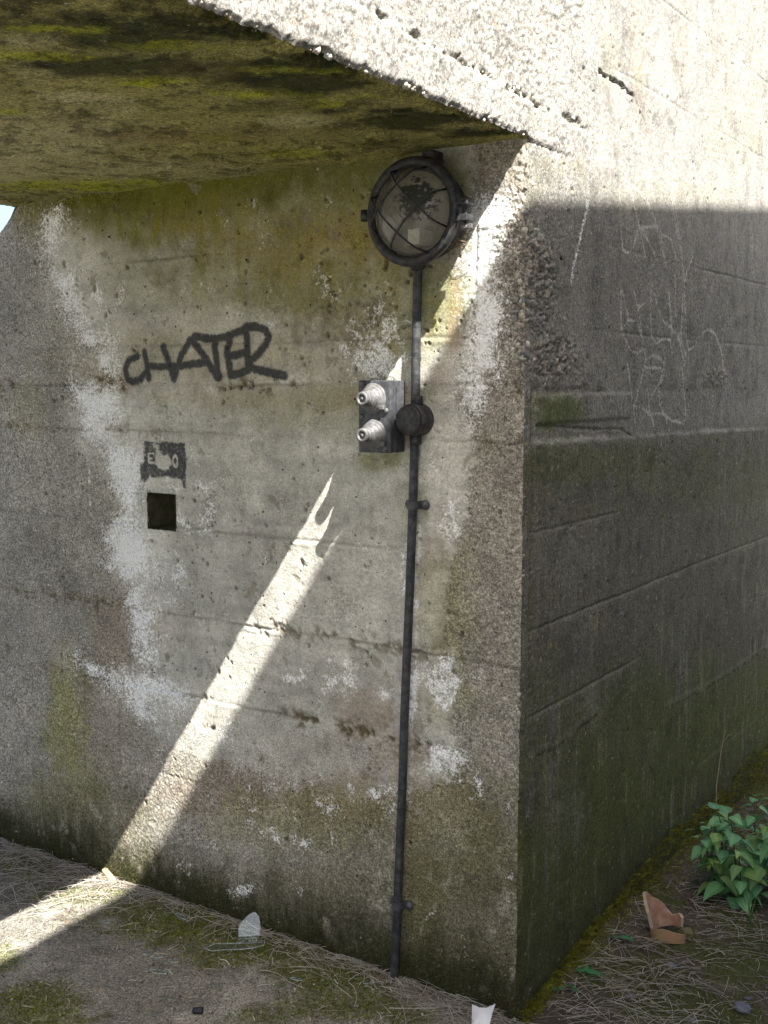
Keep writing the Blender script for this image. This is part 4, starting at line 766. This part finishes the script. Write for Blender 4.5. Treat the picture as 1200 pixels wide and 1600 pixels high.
# ================================================================== SWITCH BOX
sc = (-0.3731,-0.0700,1.4706)
sw = empty('switch_box', (sc[0], 0, sc[2]), (R_(90), 0, 0)); tag(sw, 'dark cast iron switch box with two chalky knobs beside the conduit', 'switch')
bm = bmesh.new(); box(bm, -.046, .046, -.088, .088, .002, .048, .003); bm_obj('housing', bm, M_grey, sw, False)
bm = bmesh.new(); box(bm, -.047, .047, -.0885, .0885, .0495, .070, .004); bm_obj('cover', bm, M_grey, sw, False)
bm = bmesh.new(); box(bm, .0465, .050, -.030, .074, .014, .044, .0012); bm_obj('side_plate', bm, M_grey, sw, False)
for zz in (.044, -.044):
    bm = bmesh.new(); lathe(bm, [(.0375, .0695), (.0375, .0735), (.0350, .0755), (.0310, .0760), (.0310, .0815), (.0295, .0830), (.0250, .0835), (.0250, .0890), (.0235, .0905), (.0200, .0910), (.0195, .0970), (.0, .0970)], 32, (-.002, zz, 0)); k1 = bm_obj('knob_base', bm, M_knob, sw)
    bm = bmesh.new(); lathe(bm, [(.0150, .0970), (.0150, .1010), (.0172, .1020), (.0172, .1055), (.0155, .1062), (.0155, .1090), (.0172, .1100), (.0172, .1190), (.0155, .1215), (.0095, .1215), (.0090, .1150), (.0045, .1150), (.0045, .1200), (.0, .1200)], 24, (-.002, zz, 0)); bm_obj('knob', bm, M_knob, k1)
    bm = bmesh.new(); box(bm, .020, .036, zz - .028, zz - .016, .0705, .083, .003); bm_obj('stop_lug', bm, M_knob, k1)
for x_, z_ in ((-.034, .080), (.036, 0.0150), (.034, -.080), (-.036, -.0)):
    bm = bmesh.new(); lathe(bm, [(.007, 0.0700), (.007, 0.0730), (.004, 0.0755), (0, 0.0760)], 12, (x_, z_, 0)); bm_obj('screw', bm, M_knob, sw)
bm = bmesh.new(); tube(bm, [(.048, -.002, .022), (.066, -.002, .020), (jc[0] - sc[0] - .034, -.002, .020)], [.013, .012, .012], 12); bm_obj('conduit_nipple', bm, M_grey, sw)

# ================================================================== SMALL THINGS ON THE GROUND
def thin_shard(name, outline, mat, label, cat, loc, rot, th=.003, curve=0, group=None):
    bm = bmesh.new(); c = [Vector((x, y, 0)) for x, y in outline]
    ctr = sum(c, Vector()) / len(c); ring = []
    cent = bm.verts.new(ctr + Vector((0, 0, curve * 0)))
    mid = [bm.verts.new(ctr + (p - ctr) * .55) for p in c]; edge = [bm.verts.new(p) for p in c]; n = len(c)
    for i in range(n):
        bm.faces.new((cent, mid[i], mid[(i + 1) % n])); bm.faces.new((mid[i], edge[i], edge[(i + 1) % n], mid[(i + 1) % n]))
    for v in bm.verts: v.co.z = -curve * (v.co.x ** 2) * 1.0
    n0 = set(bm.verts); bm.normal_update(); bmesh.ops.solidify(bm, geom=bm.faces[:], thickness=th)
    for f in bm.faces:
        if 0 < sum(v in n0 for v in f.verts) < len(f.verts) and name == 'glass_shard': f.material_index = 1
    bmesh.ops.recalc_face_normals(bm, faces=bm.faces[:])
    o = bm_obj(name, bm, mat, None, False); o.data.materials.append(M_gedge); o.location = loc; o.rotation_euler = rot; tag(o, label, cat, group); return o
mgl, nt, p, out = newmat('clear_glass'); tr = node(nt, 'ShaderNodeBsdfTransparent'); tr.inputs[0].default_value = (.93, .96, .95, 1); gl = node(nt, 'ShaderNodeBsdfGlossy'); gl.inputs['Roughness'].default_value = .02
lw_ = node(nt, 'ShaderNodeLayerWeight'); lw_.inputs[0].default_value = .5; fr = ramp(nt, lw_.outputs['Facing'], [(.2, g(.07)), (.7, g(.14)), (1.0, g(.6))]); mx = node(nt, 'ShaderNodeMixShader'); nt.links.new(fr.outputs[0], mx.inputs[0]); nt.links.new(tr.outputs[0], mx.inputs[1]); nt.links.new(gl.outputs[0], mx.inputs[2]); nt.links.new(mx.outputs[0], out.inputs[0])
M_gedge = simple_mat('glass_broken_edge', (.22, .26, .25), (.62, .66, .65), 70, .2, 0, .1, .42, .62)
def G_(xy, dz=0): return (xy[0], xy[1], floor_h(xy[0], xy[1]) + dz)
def poly(rn, n, rx, ry): return [(rx * math.cos(2 * math.pi * i / n) * rn.uniform(.75, 1.1), ry * math.sin(2 * math.pi * i / n) * rn.uniform(.7, 1.1)) for i in range(n)]
rn = random.Random(31)
# the big upright shard
sh = [(x_ * 1.2, y_ * 1.25) for x_, y_ in [(-.024, -.028), (-.026, .006), (-.020, .018), (0, .036), (.012, .040), (.022, .030), (.026, .010), (.024, -.008), (.016, -.030), (-.004, -.034)]]
thin_shard('glass_shard', sh, mgl, 'rounded clear glass shard propped upright against the wall foot', 'glass shard', G_((-0.7972,-0.0699), .030), (R_(72), 0, R_(34)), .0026, 0)
bt = [(-.085, -.012), (-.060, .012), (-.02, .013), (.03, .016), (.07, .022), (.078, .008), (.05, -.006), (.02, -.012), (-.03, -.016), (-.06, -.022)]
thin_shard('glass_shard', bt, mgl, 'long clear piece of broken bottle glass lying on moss below the upright shard', 'glass shard', G_((-0.7847,-0.1434), .016), (R_(8), R_(-3), R_(26)), .003, 0)
SHL = [("290,1438", .045, .010, 'long thin glass sliver lying among straw at the wall foot'), ("246,1497", .020, .011, 'grey oval glass shard, left of the pair on bare floor'), ("272,1503", .017, .010, 'small bright edged glass shard, right of the pair on bare floor'), ("248,1521", .028, .012, 'wide flat glass shard nearest the middle of bare floor'),
       ("136,1446", .008, .010, 'tiny bright glass chip by the sunlit strip, right of another chip'), ("165,1443", .012, .007, 'narrow grey glass chip on moss right of the sunlit strip'), ("103,1453", .008, .007, 'tiny bright glass chip just below the sunlit strip'), ("227,1494", .005, .004, 'speck of glass left of the grey oval shard'),
       ("464,1534", .020, .008, 'clear glass sliver on pale floor near the pipe foot'), ("452,1543", .008, .007, 'small glass chip beside the sliver near the pipe foot'), ("572,1540", .010, .006, 'bright glass chip left of the pipe foot'), ("30,1477", .008, .006, 'tiny glass chip at the left under the sunlit strip')]
SHP = [(-1.0315,-0.0806), (-0.9425,-0.2826), (-0.8903,-0.2724), (-0.8815,-0.3386), (-1.2454,-0.2616), (-1.2098,-0.2237), (-1.2747,-0.3136), (-0.9775,-0.2936), (-0.5517,-0.1679), (-0.5506,-0.2012), (-0.3911,-0.0830), (-1.3125,-0.4459)]
for (px_, rx, ry, lab), xy in zip(SHL, SHP):
    thin_shard('glass_shard', poly(rn, 7, rx, ry), mgl, lab, 'glass shard', G_(xy, .006), (R_(rn.uniform(-14, 14)), R_(rn.uniform(-14, 14)), R_(34 + rn.uniform(-25, 25))), .0025, 0)
# white china fragment at the corner
fr_ = [(-.028, -.03), (-.028, .016), (-.010, .010), (.008, .010), (.030, .020), (.022, -.004), (.016, -.03)]
thin_shard('china_fragment', fr_, M_white, 'white curved china fragment on the ground at the foot of the corner', 'china fragment', G_((-0.0613,-0.0546), .022), (R_(58), R_(0), R_(28)), .004, -6)
# dark stub, sunlit bits
M_dark = simple_mat('dark_plastic', (.012, .010, .016), (.03, .026, .035), 60, .6)
bm = bmesh.new(); tube(bm, [(-.013, 0, 0), (-.011, 0, 0), (.010, .001, .001), (.013, .001, .001)], [.006, .0085, .009, .007], 10); o = bm_obj('plastic_stub', bm, M_dark); o.location = G_((-0.6643,-0.4213), .007); o.rotation_euler = (0, 0, R_(30)); tag(o, 'short black plastic stub on bare floor at the bottom', 'stub')
M_wood = simple_mat('tan_wood', (.42, .26, .11), (.62, .45, .24), 50, .8)
bm = bmesh.new(); box(bm, -.035, .035, -.008, .010, -.007, .008, .004)
for v in bm.verts: v.co.y += 4 * v.co.x ** 2; v.co.z += random.uniform(-.002, .002)
o = bm_obj('wood_chip', bm, M_wood, None, False); o.location = G_((-1.4275,-0.0171), .012); o.rotation_euler = (R_(10), R_(12), R_(-18)); tag(o, 'tan wood chip lying where the sunlit strip meets the wall', 'wood chip')
thin_shard('china_fragment', poly(rn, 6, .010, .018), M_white, 'small pale upright chip beside the tan wood chip', 'china fragment', G_((-1.4043,0.0096), .014), (R_(70), 0, R_(20)), .004)
# stones
M_stone = simple_mat('grey_stone', (.09, .09, .105), (.2, .2, .22), 40, .85, 0, .3)
STN = [((0.2272,0.4727), .016, 'small grey stone among straw right of the broken pot'), ((0.3633,0.2503), .014, 'rounded grey stone at the bottom edge, left of the flat slate'), ((0.4463,0.3686), .032, 'flat slate grey stone in moss at the lower right'), ((0.1841,0.2838), .014, 'small flat stone in straw below the broken pot'), ((0.4448,0.4180), .010, 'tiny pale stone above the flat slate')]
for xy, r, lab in STN:
    bm = bmesh.new(); bmesh.ops.create_icosphere(bm, subdivisions=2, radius=r); q_ = random.Random(int(r * 9999))
    for v in bm.verts: v.co *= q_.uniform(.88, 1.1)
    bmesh.ops.scale(bm, vec=(1, .7, .38), verts=bm.verts); o = bm_obj('stone', bm, M_stone); o.location = (xy[0], xy[1], ground_h(*xy) + r * .12); o.rotation_euler = (.1, .2, q_.uniform(0, 3)); tag(o, lab, 'stone')
# broken terracotta pot
mt, nt, p, out = newmat('terracotta'); n = noise(nt, 35, 6, .7); r = ramp(nt, n.outputs['Fac'], [(.3, (.24, .125, .085)), (.5, (.38, .205, .135)), (.7, (.48, .33, .235))]); nt.links.new(r.outputs[0], p.inputs['Base Color']); p.inputs['Roughness'].default_value = .85
mt2 = simple_mat('mossy_terracotta', (.26, .21, .09), (.34, .17, .10), 45, .9)
M_edge = simple_mat('broken_clay_edge', (.36, .30, .17), (.52, .42, .30), 60, .9)
def sherd(name, a0, a1, h0, h1, mat, loc, rot, lab, r0=.055, r1=.072, seed=1, rim=True):
    rn_ = random.Random(seed); bm = bmesh.new(); na, nh = 14, 8; vs = []
    for i in range(na + 1):
        for j in range(nh + 1):
            t = i / na; s_ = j / nh; top = h1(t); bot = h0(t); z = bot + (top - bot) * s_; a = a0 + (a1 - a0) * t
            rr = r0 + (r1 - r0) * z / .12 + (.006 if rim and z > .095 else 0) + rn_.uniform(-.0004, .0004); vs.append(bm.verts.new((rr * math.cos(a), rr * math.sin(a), z)))
    for i in range(na):
        for j in range(nh): bm.faces.new([vs[k] for k in (i * (nh + 1) + j, (i + 1) * (nh + 1) + j, (i + 1) * (nh + 1) + j + 1, i * (nh + 1) + j + 1)])
    n0 = set(bm.verts); f0 = set(bm.faces); bm.normal_update(); bmesh.ops.solidify(bm, geom=bm.faces[:], thickness=.009)
    for f in bm.faces:
        k_ = sum(v in n0 for v in f.verts)
        if 0 < k_ < len(f.verts): f.material_index = 1
    bmesh.ops.recalc_face_normals(bm, faces=bm.faces[:])
    ctr = sum((v.co for v in bm.verts), Vector()) / len(bm.verts)
    for v in bm.verts: v.co -= ctr
    o = bm_obj(name, bm, mat, None, False); o.data.materials.append(M_edge); o.location = loc; o.rotation_euler = rot; tag(o, lab, 'pot sherd'); return o
c1 = (0.1492,0.6181)
sherd('pot_sherd', R_(45), R_(215), lambda t: .003 * math.sin(9 * t), lambda t: .036 + .074 * ss(.25, .8, t) - .035 * ss(.85, 1.0, t) + .006 * math.sin(17 * t), mt, (c1[0] - .012, c1[1] + .03, ground_h(*c1) + .042), (R_(6), R_(-4), 0), 'upright broken terracotta pot wall leaning at the mossy wall foot', .046, .064, 2, False)
c2 = (0.1747,0.5993)
sherd('pot_sherd', R_(215), R_(350), lambda t: .0, lambda t: .030 + .006 * math.sin(5 * t), mt2, (c2[0], c2[1] - .012, ground_h(*c2) + .014), (R_(-22), R_(-8), R_(8)), 'curved mossy terracotta sherd lying in front of the upright one', .050, .066, 4, False)
c3 = (0.2086,0.6399)
M_brk = simple_mat('mossy_brick', (.10, .09, .04), (.17, .14, .07), 40, .9)
bm = bmesh.new(); box(bm, -.016, .016, -.012, .012, -.012, .014, .004)
for v in bm.verts: v.co += Vector([random.uniform(-.003, .003) for _ in range(3)])
o = bm_obj('brick_fragment', bm, M_brk, None, False); o.location = (c3[0], c3[1], ground_h(*c3) + .012); o.rotation_euler = (.2, .3, .7); tag(o, 'small mossy brick lump at the right end of the lying sherd', 'brick fragment')

# ================================================================== VEGETATION
# dead grass: thin bent stalks
def stalk(bag, p, ang, L, r, bend, lift, c, rn, seg=4):
    d = np.array([math.cos(ang), math.sin(ang)]); n2 = np.array([-d[1], d[0]]); V = []; F = []
    for i in range(seg + 1):
        t = i / seg; q = np.array(p[:2]) + d * L * (t - .5) + n2 * bend * L * (t - .5) ** 2 * 2; z = p[2] + lift * math.sin(math.pi * t) + lift * .6 * (t if rn else 0)
        rr = r * (1 - .5 * t)
        for k in range(3):
            a = 2.094 * k; V.append((q[0] + n2[0] * rr * math.cos(a), q[1] + n2[1] * rr * math.cos(a), z + rr * math.sin(a)))
        if i:
            for k in range(3): F.append(((i - 1) * 3 + k, (i - 1) * 3 + (k + 1) % 3, i * 3 + (k + 1) % 3, i * 3 + k))
    bag.add(V, F, c)
rn = random.Random(41); straw = Bag()
SC_ = [(.62, .555, .46), (.52, .455, .36), (.68, .62, .53), (.40, .34, .26), (.56, .51, .44)]
def strew(n, fn, Lr=(.03, .12), rr=(.0006, .0015), lift=(.0, .012), dirn=None, spread=3.2):
    for _ in range(n):
        x, y = fn()
        if x > 0 and float(fbm(np.array([x]), np.array([y]), 5, 3, 77)[0]) < rn.uniform(-.45, .25): continue
        z = floor_h(x, y) + rn.uniform(.001, .010)
        a = rn.uniform(0, math.pi) if dirn is None else dirn + rn.gauss(0, spread)
        stalk(straw, (x, y, z), a, rn.uniform(*Lr), rn.uniform(*rr), rn.gauss(0, .10), rn.uniform(*lift) * .5, np.array(SC_[rn.randrange(5)]) * rn.uniform(.7, 1.1), rn)
def along(x0, x1, s, m=.01): return lambda: (rn.uniform(x0, x1), -abs(rn.gauss(0, s)) - m)
strew(220, along(-2.05, -.02, .018, .004), dirn=.0, spread=.22, Lr=(.04, .16))
strew(480, lambda: (rn.uniform(-2.1, -1.35), -abs(rn.gauss(0, .13)) - .01), Lr=(.04, .15), dirn=.2, spread=.9, lift=(.0, .02))
strew(150, lambda: (rn.uniform(-1.7, -.1), -abs(rn.gauss(0, .10)) - .01))
strew(140, lambda: (rn.gauss(-.35, .28), -abs(rn.gauss(0, .06)) - .01), dirn=-.1, spread=.6)
strew(260, lambda: (rn.uniform(-1.5, 0), rn.uniform(-.7, 0)), Lr=(.010, .04))
strew(1500, lambda: (rn.uniform(.01, .8), rn.uniform(-.2, 2.0)), Lr=(.008, .04))
strew(380, lambda: (rn.uniform(-2.0, 0), -abs(rn.gauss(0, .05)) - .004), Lr=(.008, .035))
def rgt(): return (.03 + abs(rn.gauss(0, .30)), rn.uniform(-.15, 2.2))
strew(1250, lambda: (lambda q: q)(rgt()), Lr=(.02, .13), dirn=.4, spread=.8, lift=(0, .016))
strew(700, lambda: (rn.uniform(.02, .75), rn.uniform(-.1, 1.2)), Lr=(.03, .14), dirn=.15, spread=.8, lift=(0, .014))
for a_ in ((-0.7991,-0.2873),): stalk(straw, (a_[0], a_[1], .004), -.45, .085, .0013, .5, .004, (.40, .33, .23), rn)
o = straw.build('dead_grass', M_straw); tag(o, 'dry straw litter scattered over the ground along the walls', 'dead grass', kind='stuff')

# grit and crumbs
grit = Bag()
for k in range(7500):
    if k % 5 < 3: x, y = rn.uniform(-1.9, -.01), -rn.random() ** 1.2 * .9 - .004
    else: x, y = rn.uniform(.01, .8), rn.uniform(-.25, 2.0)
    r = .0010 + .0042 * rn.random() ** 4; V, F = PEB[rn.randrange(6)]
    grit.add(V @ rotm(rn).T * r + np.array((x, y, floor_h(x, y) + r * .3)), F, np.array(((.30, .28, .25), (.20, .18, .15), (.42, .40, .36), (.12, .10, .08))[rn.randrange(4)]) * rn.uniform(.7, 1.1))
o = grit.build('grit', M_peb); tag(o, 'loose grit and crumbs strewn over floor and soil', 'grit', kind='stuff')
# short moss: tiny blades
moss = Bag()
MC = [(.13, .17, .014), (.10, .125, .012), (.18, .20, .018), (.11, .105, .02)]
def blade(bag, p, dirv, L, w, c):
    d = np.array(dirv) / np.linalg.norm(dirv); s_ = np.cross(d, [rn.uniform(-1, 1), rn.uniform(-1, 1), rn.uniform(-1, 1)]); s_ /= np.linalg.norm(s_) + 1e-9
    p = np.array(p); bag.add([p - s_ * w * .5, p + s_ * w * .5, p + d * L * .6 + s_ * w * .45, p + d * L], [(0, 1, 2, 3)], c)
qx = np.array([rn.uniform(-2.0, -.01) for _ in range(60000)], np.float32); qy = np.array([-rn.random() ** 1.2 * .85 - .003 for _ in range(60000)], np.float32)
qb = blob(qx, qy, MOSSF, .45 * fbm(qx, qy, 18, 5, 411, .62) + .25 * fbm(qx, qy, 3, 4, 413))
for x, y, v in zip(qx, qy, qb):
    if rn.random() < v: blade(moss, (float(x), float(y), floor_h(x, y) - .002), (rn.gauss(0, .6), rn.gauss(0, .6), 1), rn.uniform(.005, .014), rn.uniform(.0015, .0038), np.array(MC[rn.randrange(4)]) * rn.uniform(.6, 1.4))
gmx = np.array([rn.uniform(.0, .9) for _ in range(26000)], np.float32); gmy = np.array([rn.uniform(-.2, 2.3) for _ in range(26000)], np.float32)
gmm = fbm(gmx, gmy, 6, 4, 321) + .2 * fbm(gmx, gmy, 18, 5, 311, .6)
for x, y, v in zip(gmx, gmy, gmm):
    if v > .0: blade(moss, (float(x), float(y), ground_h(x, y) - .002), (rn.gauss(0, .5), rn.gauss(0, .5), 1), rn.uniform(.006, .014), rn.uniform(.0015, .0035), np.array(MC[rn.randrange(4)]) * rn.uniform(.6, 1.3))
# fuzz on the wall feet
for _ in range(16000):
    x = rn.uniform(-2.0, -.005); z = abs(rn.gauss(0, .07))
    if rn.random() < .75 * math.exp(-z / .09) * (.4 + .6 * math.sin(x * 9 + 1) ** 2 + .3): blade(moss, (x, -.002, z), (rn.gauss(0, .4), -.7, rn.gauss(-.1, .5)), rn.uniform(.004, .009), rn.uniform(.001, .0025), np.array((.05, .052, .014)) * rn.uniform(.5, 1.5))
o = moss.build('moss', M_moss, None, False); tag(o, 'short green moss growing on the passage floor and soil', 'moss', kind='stuff')
# shaggy moss climbing the foot of the outer wall
shag = Bag(); GC = [(.21, .20, .025), (.15, .15, .02), (.28, .255, .035), (.10, .10, .02)]
def shoot(p, dirv, L, c):
    d = np.array(dirv, float); d /= np.linalg.norm(d); p = np.array(p, float); n = max(4, int(L / .0035))
    for i in range(n):
        t = i / n; q = p + d * L * t + np.array([.0, .0, -.25 * L * t * t])
        for k in range(2):
            a = rn.uniform(0, 6.28); s_ = np.cross(d, [math.cos(a), math.sin(a), .3]); s_ /= np.linalg.norm(s_) + 1e-9
            l = rn.uniform(.004, .008) * (1 - .4 * t); tip = q + s_ * l + d * l * .8; m_ = q + s_ * l * .4 + d * l * .7
            shag.add([q, q + d * l * .35, tip], [(0, 1, 2)], np.array(c) * (.75 + .6 * t))
for _ in range(3800):
    y = rn.uniform(.05, 2.5) if rn.random() < .85 else rn.uniform(.0, .5); hm = .03 + .10 * min(1, max(0, (y - .1) / 1.4)) * (.5 + .8 * float(vn(np.array([y * 9]), np.array([.5]), 3)[0]))
    z = rn.random() ** 1.3 * hm * 1.25; x = .004 + max(0, hm * .75 - z) * rn.random()
    shoot((x, y, z - .01 + ground_h(.05, y)), (rn.uniform(.2, 1.0), rn.gauss(0, .5), rn.uniform(.1, 1.0)), rn.uniform(.014, .036), np.array(GC[rn.randrange(4)]) * rn.uniform(.6, 1.25))
o = shag.build('shaggy_moss', M_moss, None, False); tag(o, 'shaggy yellow green moss along the foot of the outer wall', 'moss', kind='stuff')

# leaves
def leaf_mesh(name, L, W, c, teeth=9, fold=.25, droop=.35):
    ed_ = []
    for i in range(teeth * 2 + 1):
        t = i / (teeth * 2); w = W * .5 * (math.sin(math.pi * min(1, t * .93 + .07) ** .62)) ; w *= (1.0 if i % 2 else .86) if 0 < i < teeth * 2 else (.0 if i else .45); ed_.append((t, max(w, 0)))
    V = []; F = []; C = []
    for t, w in ed_:
        zc = -droop * L * t * t
        V += [(-w, L * t, zc + fold * w * .8), (-w * .5, L * t, zc + fold * w * .55), (0, L * t, zc), (w * .5, L * t, zc + fold * w * .55), (w, L * t, zc + fold * w * .8)]
        C += [np.array(c) * 1.0, np.array(c) * .92, np.array(c) * 1.25, np.array(c) * .92, np.array(c) * 1.0]
    for i in range(len(ed_) - 1):
        for k in range(4): F.append((i * 5 + k, i * 5 + k + 1, (i + 1) * 5 + k + 1, (i + 1) * 5 + k))
    me = np_mesh(name, V, F); set_col(me, np.array(C)); me.materials.append(M_leaf); return me
LM = [leaf_mesh('leaf', 1, .88, (.18, .38, .16)), leaf_mesh('leaf', 1, .80, (.22, .44, .18), 8, .3, .5), leaf_mesh('leaf', 1, .92, (.14, .31, .14), 9, .15, .2), leaf_mesh('leaf', 1, .76, (.24, .38, .11), 8, .2, .6), leaf_mesh('leaf', 1, .84, (.16, .35, .16), 10, .4, .35), leaf_mesh('leaf', 1, .82, (.20, .33, .12), 7, .1, .75)]
nb = (0.2487,0.9770); nz_ = ground_h(*nb)
net = empty('nettle_plant', (nb[0], nb[1], nz_)); tag(net, 'leafy green nettle plant with toothed leaves by the mossy wall foot', 'plant')
rn = random.Random(51)
def put_leaf(parent, p, az, pitch, L, mesh=None, roll=0):
    o = link('leaf', mesh or LM[rn.randrange(6)], None, parent); o.location = p; o.scale = (L, L, L)
    o.rotation_euler = (Matrix.Rotation(az, 4, 'Z') @ Matrix.Rotation(pitch, 4, 'X') @ Matrix.Rotation(roll, 4, 'Y')).to_euler(); return o
for sx_, sy_, hh, lean in ((.0, .0, .27, (-.02, -.02)), (-.06, -.01, .20, (-.06, -.01)), (-.03, .01, .23, (-.05, -.03)), (.03, -.05, .20, (.0, -.05)), (-.07, .10, .24, (-.03, .0)), (.05, .07, .30, (.03, .03)), (-.035, .05, .24, (-.05, .02)), (.07, -.02, .25, (.06, -.02)), (.02, .12, .27, (-.02, .05)), (.11, .05, .22, (.08, 0)), (-.01, -.04, .13, (-.04, -.04)), (.12, .12, .26, (.05, .06)), (.08, .17, .24, (.0, .06))):
    bm = bmesh.new(); pts = [(sx_ + lean[0] * t * t, sy_ + lean[1] * t * t, hh * t) for t in (0, .25, .5, .75, 1)]; tube(bm, pts, [.003, .0028, .0024, .002, .0012], 6); so_ = bm_obj('stem', bm, None, net)
    so_.data.materials.append(M_leaf); set_col(so_.data, np.tile(np.array([(.07, .10, .04)]), (len(so_.data.vertices), 1)))
    nn = max(3, int(hh / .028)); a0 = rn.uniform(0, 3)
    for i in range(nn):
        t = .2 + .8 * i / (nn - 1); q = (sx_ + lean[0] * t * t, sy_ + lean[1] * t * t, hh * t); a = a0 + i * 1.57
        L = (.036 + .030 * math.sin(math.pi * min(1, t * .85 + .1))) * rn.uniform(.65, 1.2)
        for s_ in (0, math.pi):
            az_ = a + s_ + rn.gauss(0, .25); pt_ = rn.uniform(-.55, .1) + (.35 if i == nn - 1 else 0); o_ = .012
            put_leaf(net, (q[0] - math.sin(az_) * o_, q[1] + math.cos(az_) * o_, q[2] + .004), az_, pt_, L, None, rn.gauss(0, .2))
# grass tuft, sprout, seedlings
def grass(name, loc, blades, lab, c):
    root = empty(name, loc); tag(root, lab, 'grass')
    for (az, L, w, bend) in blades:
        V = []; F = []
        for i in range(7):
            t = i / 6; r_ = bend * L * t * t; z = L * t * (1 - .35 * bend * t); ww = w * (1 - t ** 2) * .5; dx, dy = math.cos(az), math.sin(az)
            V += [(dx * r_ - dy * ww, dy * r_ + dx * ww, z), (dx * r_, dy * r_, z - ww * .3), (dx * r_ + dy * ww, dy * r_ - dx * ww, z)]
            if i:
                for k in range(2): F.append(((i - 1) * 3 + k, (i - 1) * 3 + k + 1, i * 3 + k + 1, i * 3 + k))
        me = np_mesh('blade', V, F); set_col(me, np.tile(np.array([c]), (len(V), 1))); link('blade', me, M_leaf, root)
    return root
gq = (0.3402,0.8059); grass('grass_tuft', (gq[0], gq[1], ground_h(*gq)), [(2.4, .13, .007, .25), (.2, .12, .006, .45), (3.6, .10, .005, .4), (-1, .09, .005, .5), (1.2, .11, .005, .3), (-2, .07, .005, .5)], 'small tuft of grass blades in front of the nettle', (.10, .19, .06))
gq = (-1.6485,0.0085); grass('grass_sprout', (gq[0], gq[1], .0), [(1.3, .055, .008, .1), (3.3, .05, .005, .6), (.5, .03, .005, .6)], 'bright green sprout against the passage wall left of the sunlit strip', (.10, .26, .03))
def seedling(loc, sizes, lab, c=(.06, .17, .05)):
    root = empty('seedling', loc); tag(root, lab, 'seedling'); m_ = leaf_mesh('leaf', 1, .7, c, 5, .15, .25)
    bm = bmesh.new(); tube(bm, [(0, 0, -.004), (.001, .001, .014)], .0012, 6); s_ = bm_obj('stem', bm, M_leaf, root); set_col(s_.data, np.tile(np.array([c]), (len(s_.data.vertices), 1)))
    for az, L, pt_ in sizes: put_leaf(root, (-math.sin(az) * .003, math.cos(az) * .003, .012), az, pt_, L, m_)
SD = [(0.0332,0.1714), (0.0582,0.2874), (0.0608,0.5141), (0.0566,0.1983)]
seedling((SD[0][0], SD[0][1], ground_h(*SD[0]) + .006), [(1.9, .038, -.1), (-.4, .018, .2)], 'broad leaved seedling nearest the corner foot')
seedling((SD[1][0], SD[1][1], ground_h(*SD[1]) + .004), [(-1.2, .042, .1), (1.8, .028, .1), (.2, .024, .4)], 'two leaved seedling between the corner and the broken pot', (.05, .19, .06))
seedling((SD[2][0], SD[2][1], ground_h(*SD[2]) + .004), [(-1.3, .040, .1), (2.2, .020, .2)], 'narrow leaved seedling just left of the broken pot', (.06, .20, .08))
seedling((SD[3][0], SD[3][1], ground_h(*SD[3]) + .004), [(.5, .024, .1), (-1.5, .022, -.2)], 'tiny dark seedling right of the broad leaved one', (.04, .13, .03))
# tall dead stalk against the outer wall
ds = bmesh.new(); b0 = (0.0986,1.2656); tube(ds, [(b0[0], b0[1], .0), (b0[0] - .004, b0[1] - .004, .12), (b0[0] - .012, b0[1] + .01, .22), (b0[0] - .012, b0[1] + .05, .33), (b0[0] - .010, b0[1] + .085, .395)], [.0022, .002, .0018, .0013, .0006], 6)
tube(ds, [(b0[0] - .011, b0[1] + .06, .355), (b0[0] - .002, b0[1] + .10, .375), (b0[0], b0[1] + .115, .365)], [.0009, .0008, .0004], 5)
M_stk = simple_mat('dry_stalk', (.28, .20, .11), (.38, .29, .17), 60, .8)
o = bm_obj('dead_stalk', ds, M_stk); tag(o, 'tall thin dead stalk standing in front of the outer wall beside the nettle', 'stalk')
# dead grass nest and cobweb tuft behind the lamp
nst = Bag(); rn = random.Random(61); nc = (-0.1812,-0.0300,1.8702)
for _ in range(46):
    a = rn.uniform(0, 6.28); p = np.array((nc[0] + rn.gauss(0, .020), -.015 - rn.random() * .035, nc[2] + rn.gauss(0, .014)))
    L = rn.uniform(.02, .06); V = []; F = []; dv = np.array((math.cos(a), rn.gauss(0, .3), math.sin(a) * .7)); cv_ = np.array((rn.gauss(0, .4), rn.gauss(0, .3), rn.gauss(0, .4)))
    for i in range(5):
        t = i / 4 - .5; q = p + dv * L * t + cv_ * L * t * t
        for k in range(3): V.append(q + .0005 * np.array((math.cos(2.09 * k), math.sin(2.09 * k), math.sin(2.09 * k + 1))))
        if i:
            for k in range(3): F.append(((i - 1) * 3 + k, (i - 1) * 3 + (k + 1) % 3, i * 3 + (k + 1) % 3, i * 3 + k))
    nst.add(V, F, np.array((.30, .22, .13)) * rn.uniform(.6, 1.3))
o = nst.build('old_nest', M_straw); tag(o, 'wisp of dry nest straw stuck behind the lower right of the lamp', 'nest')
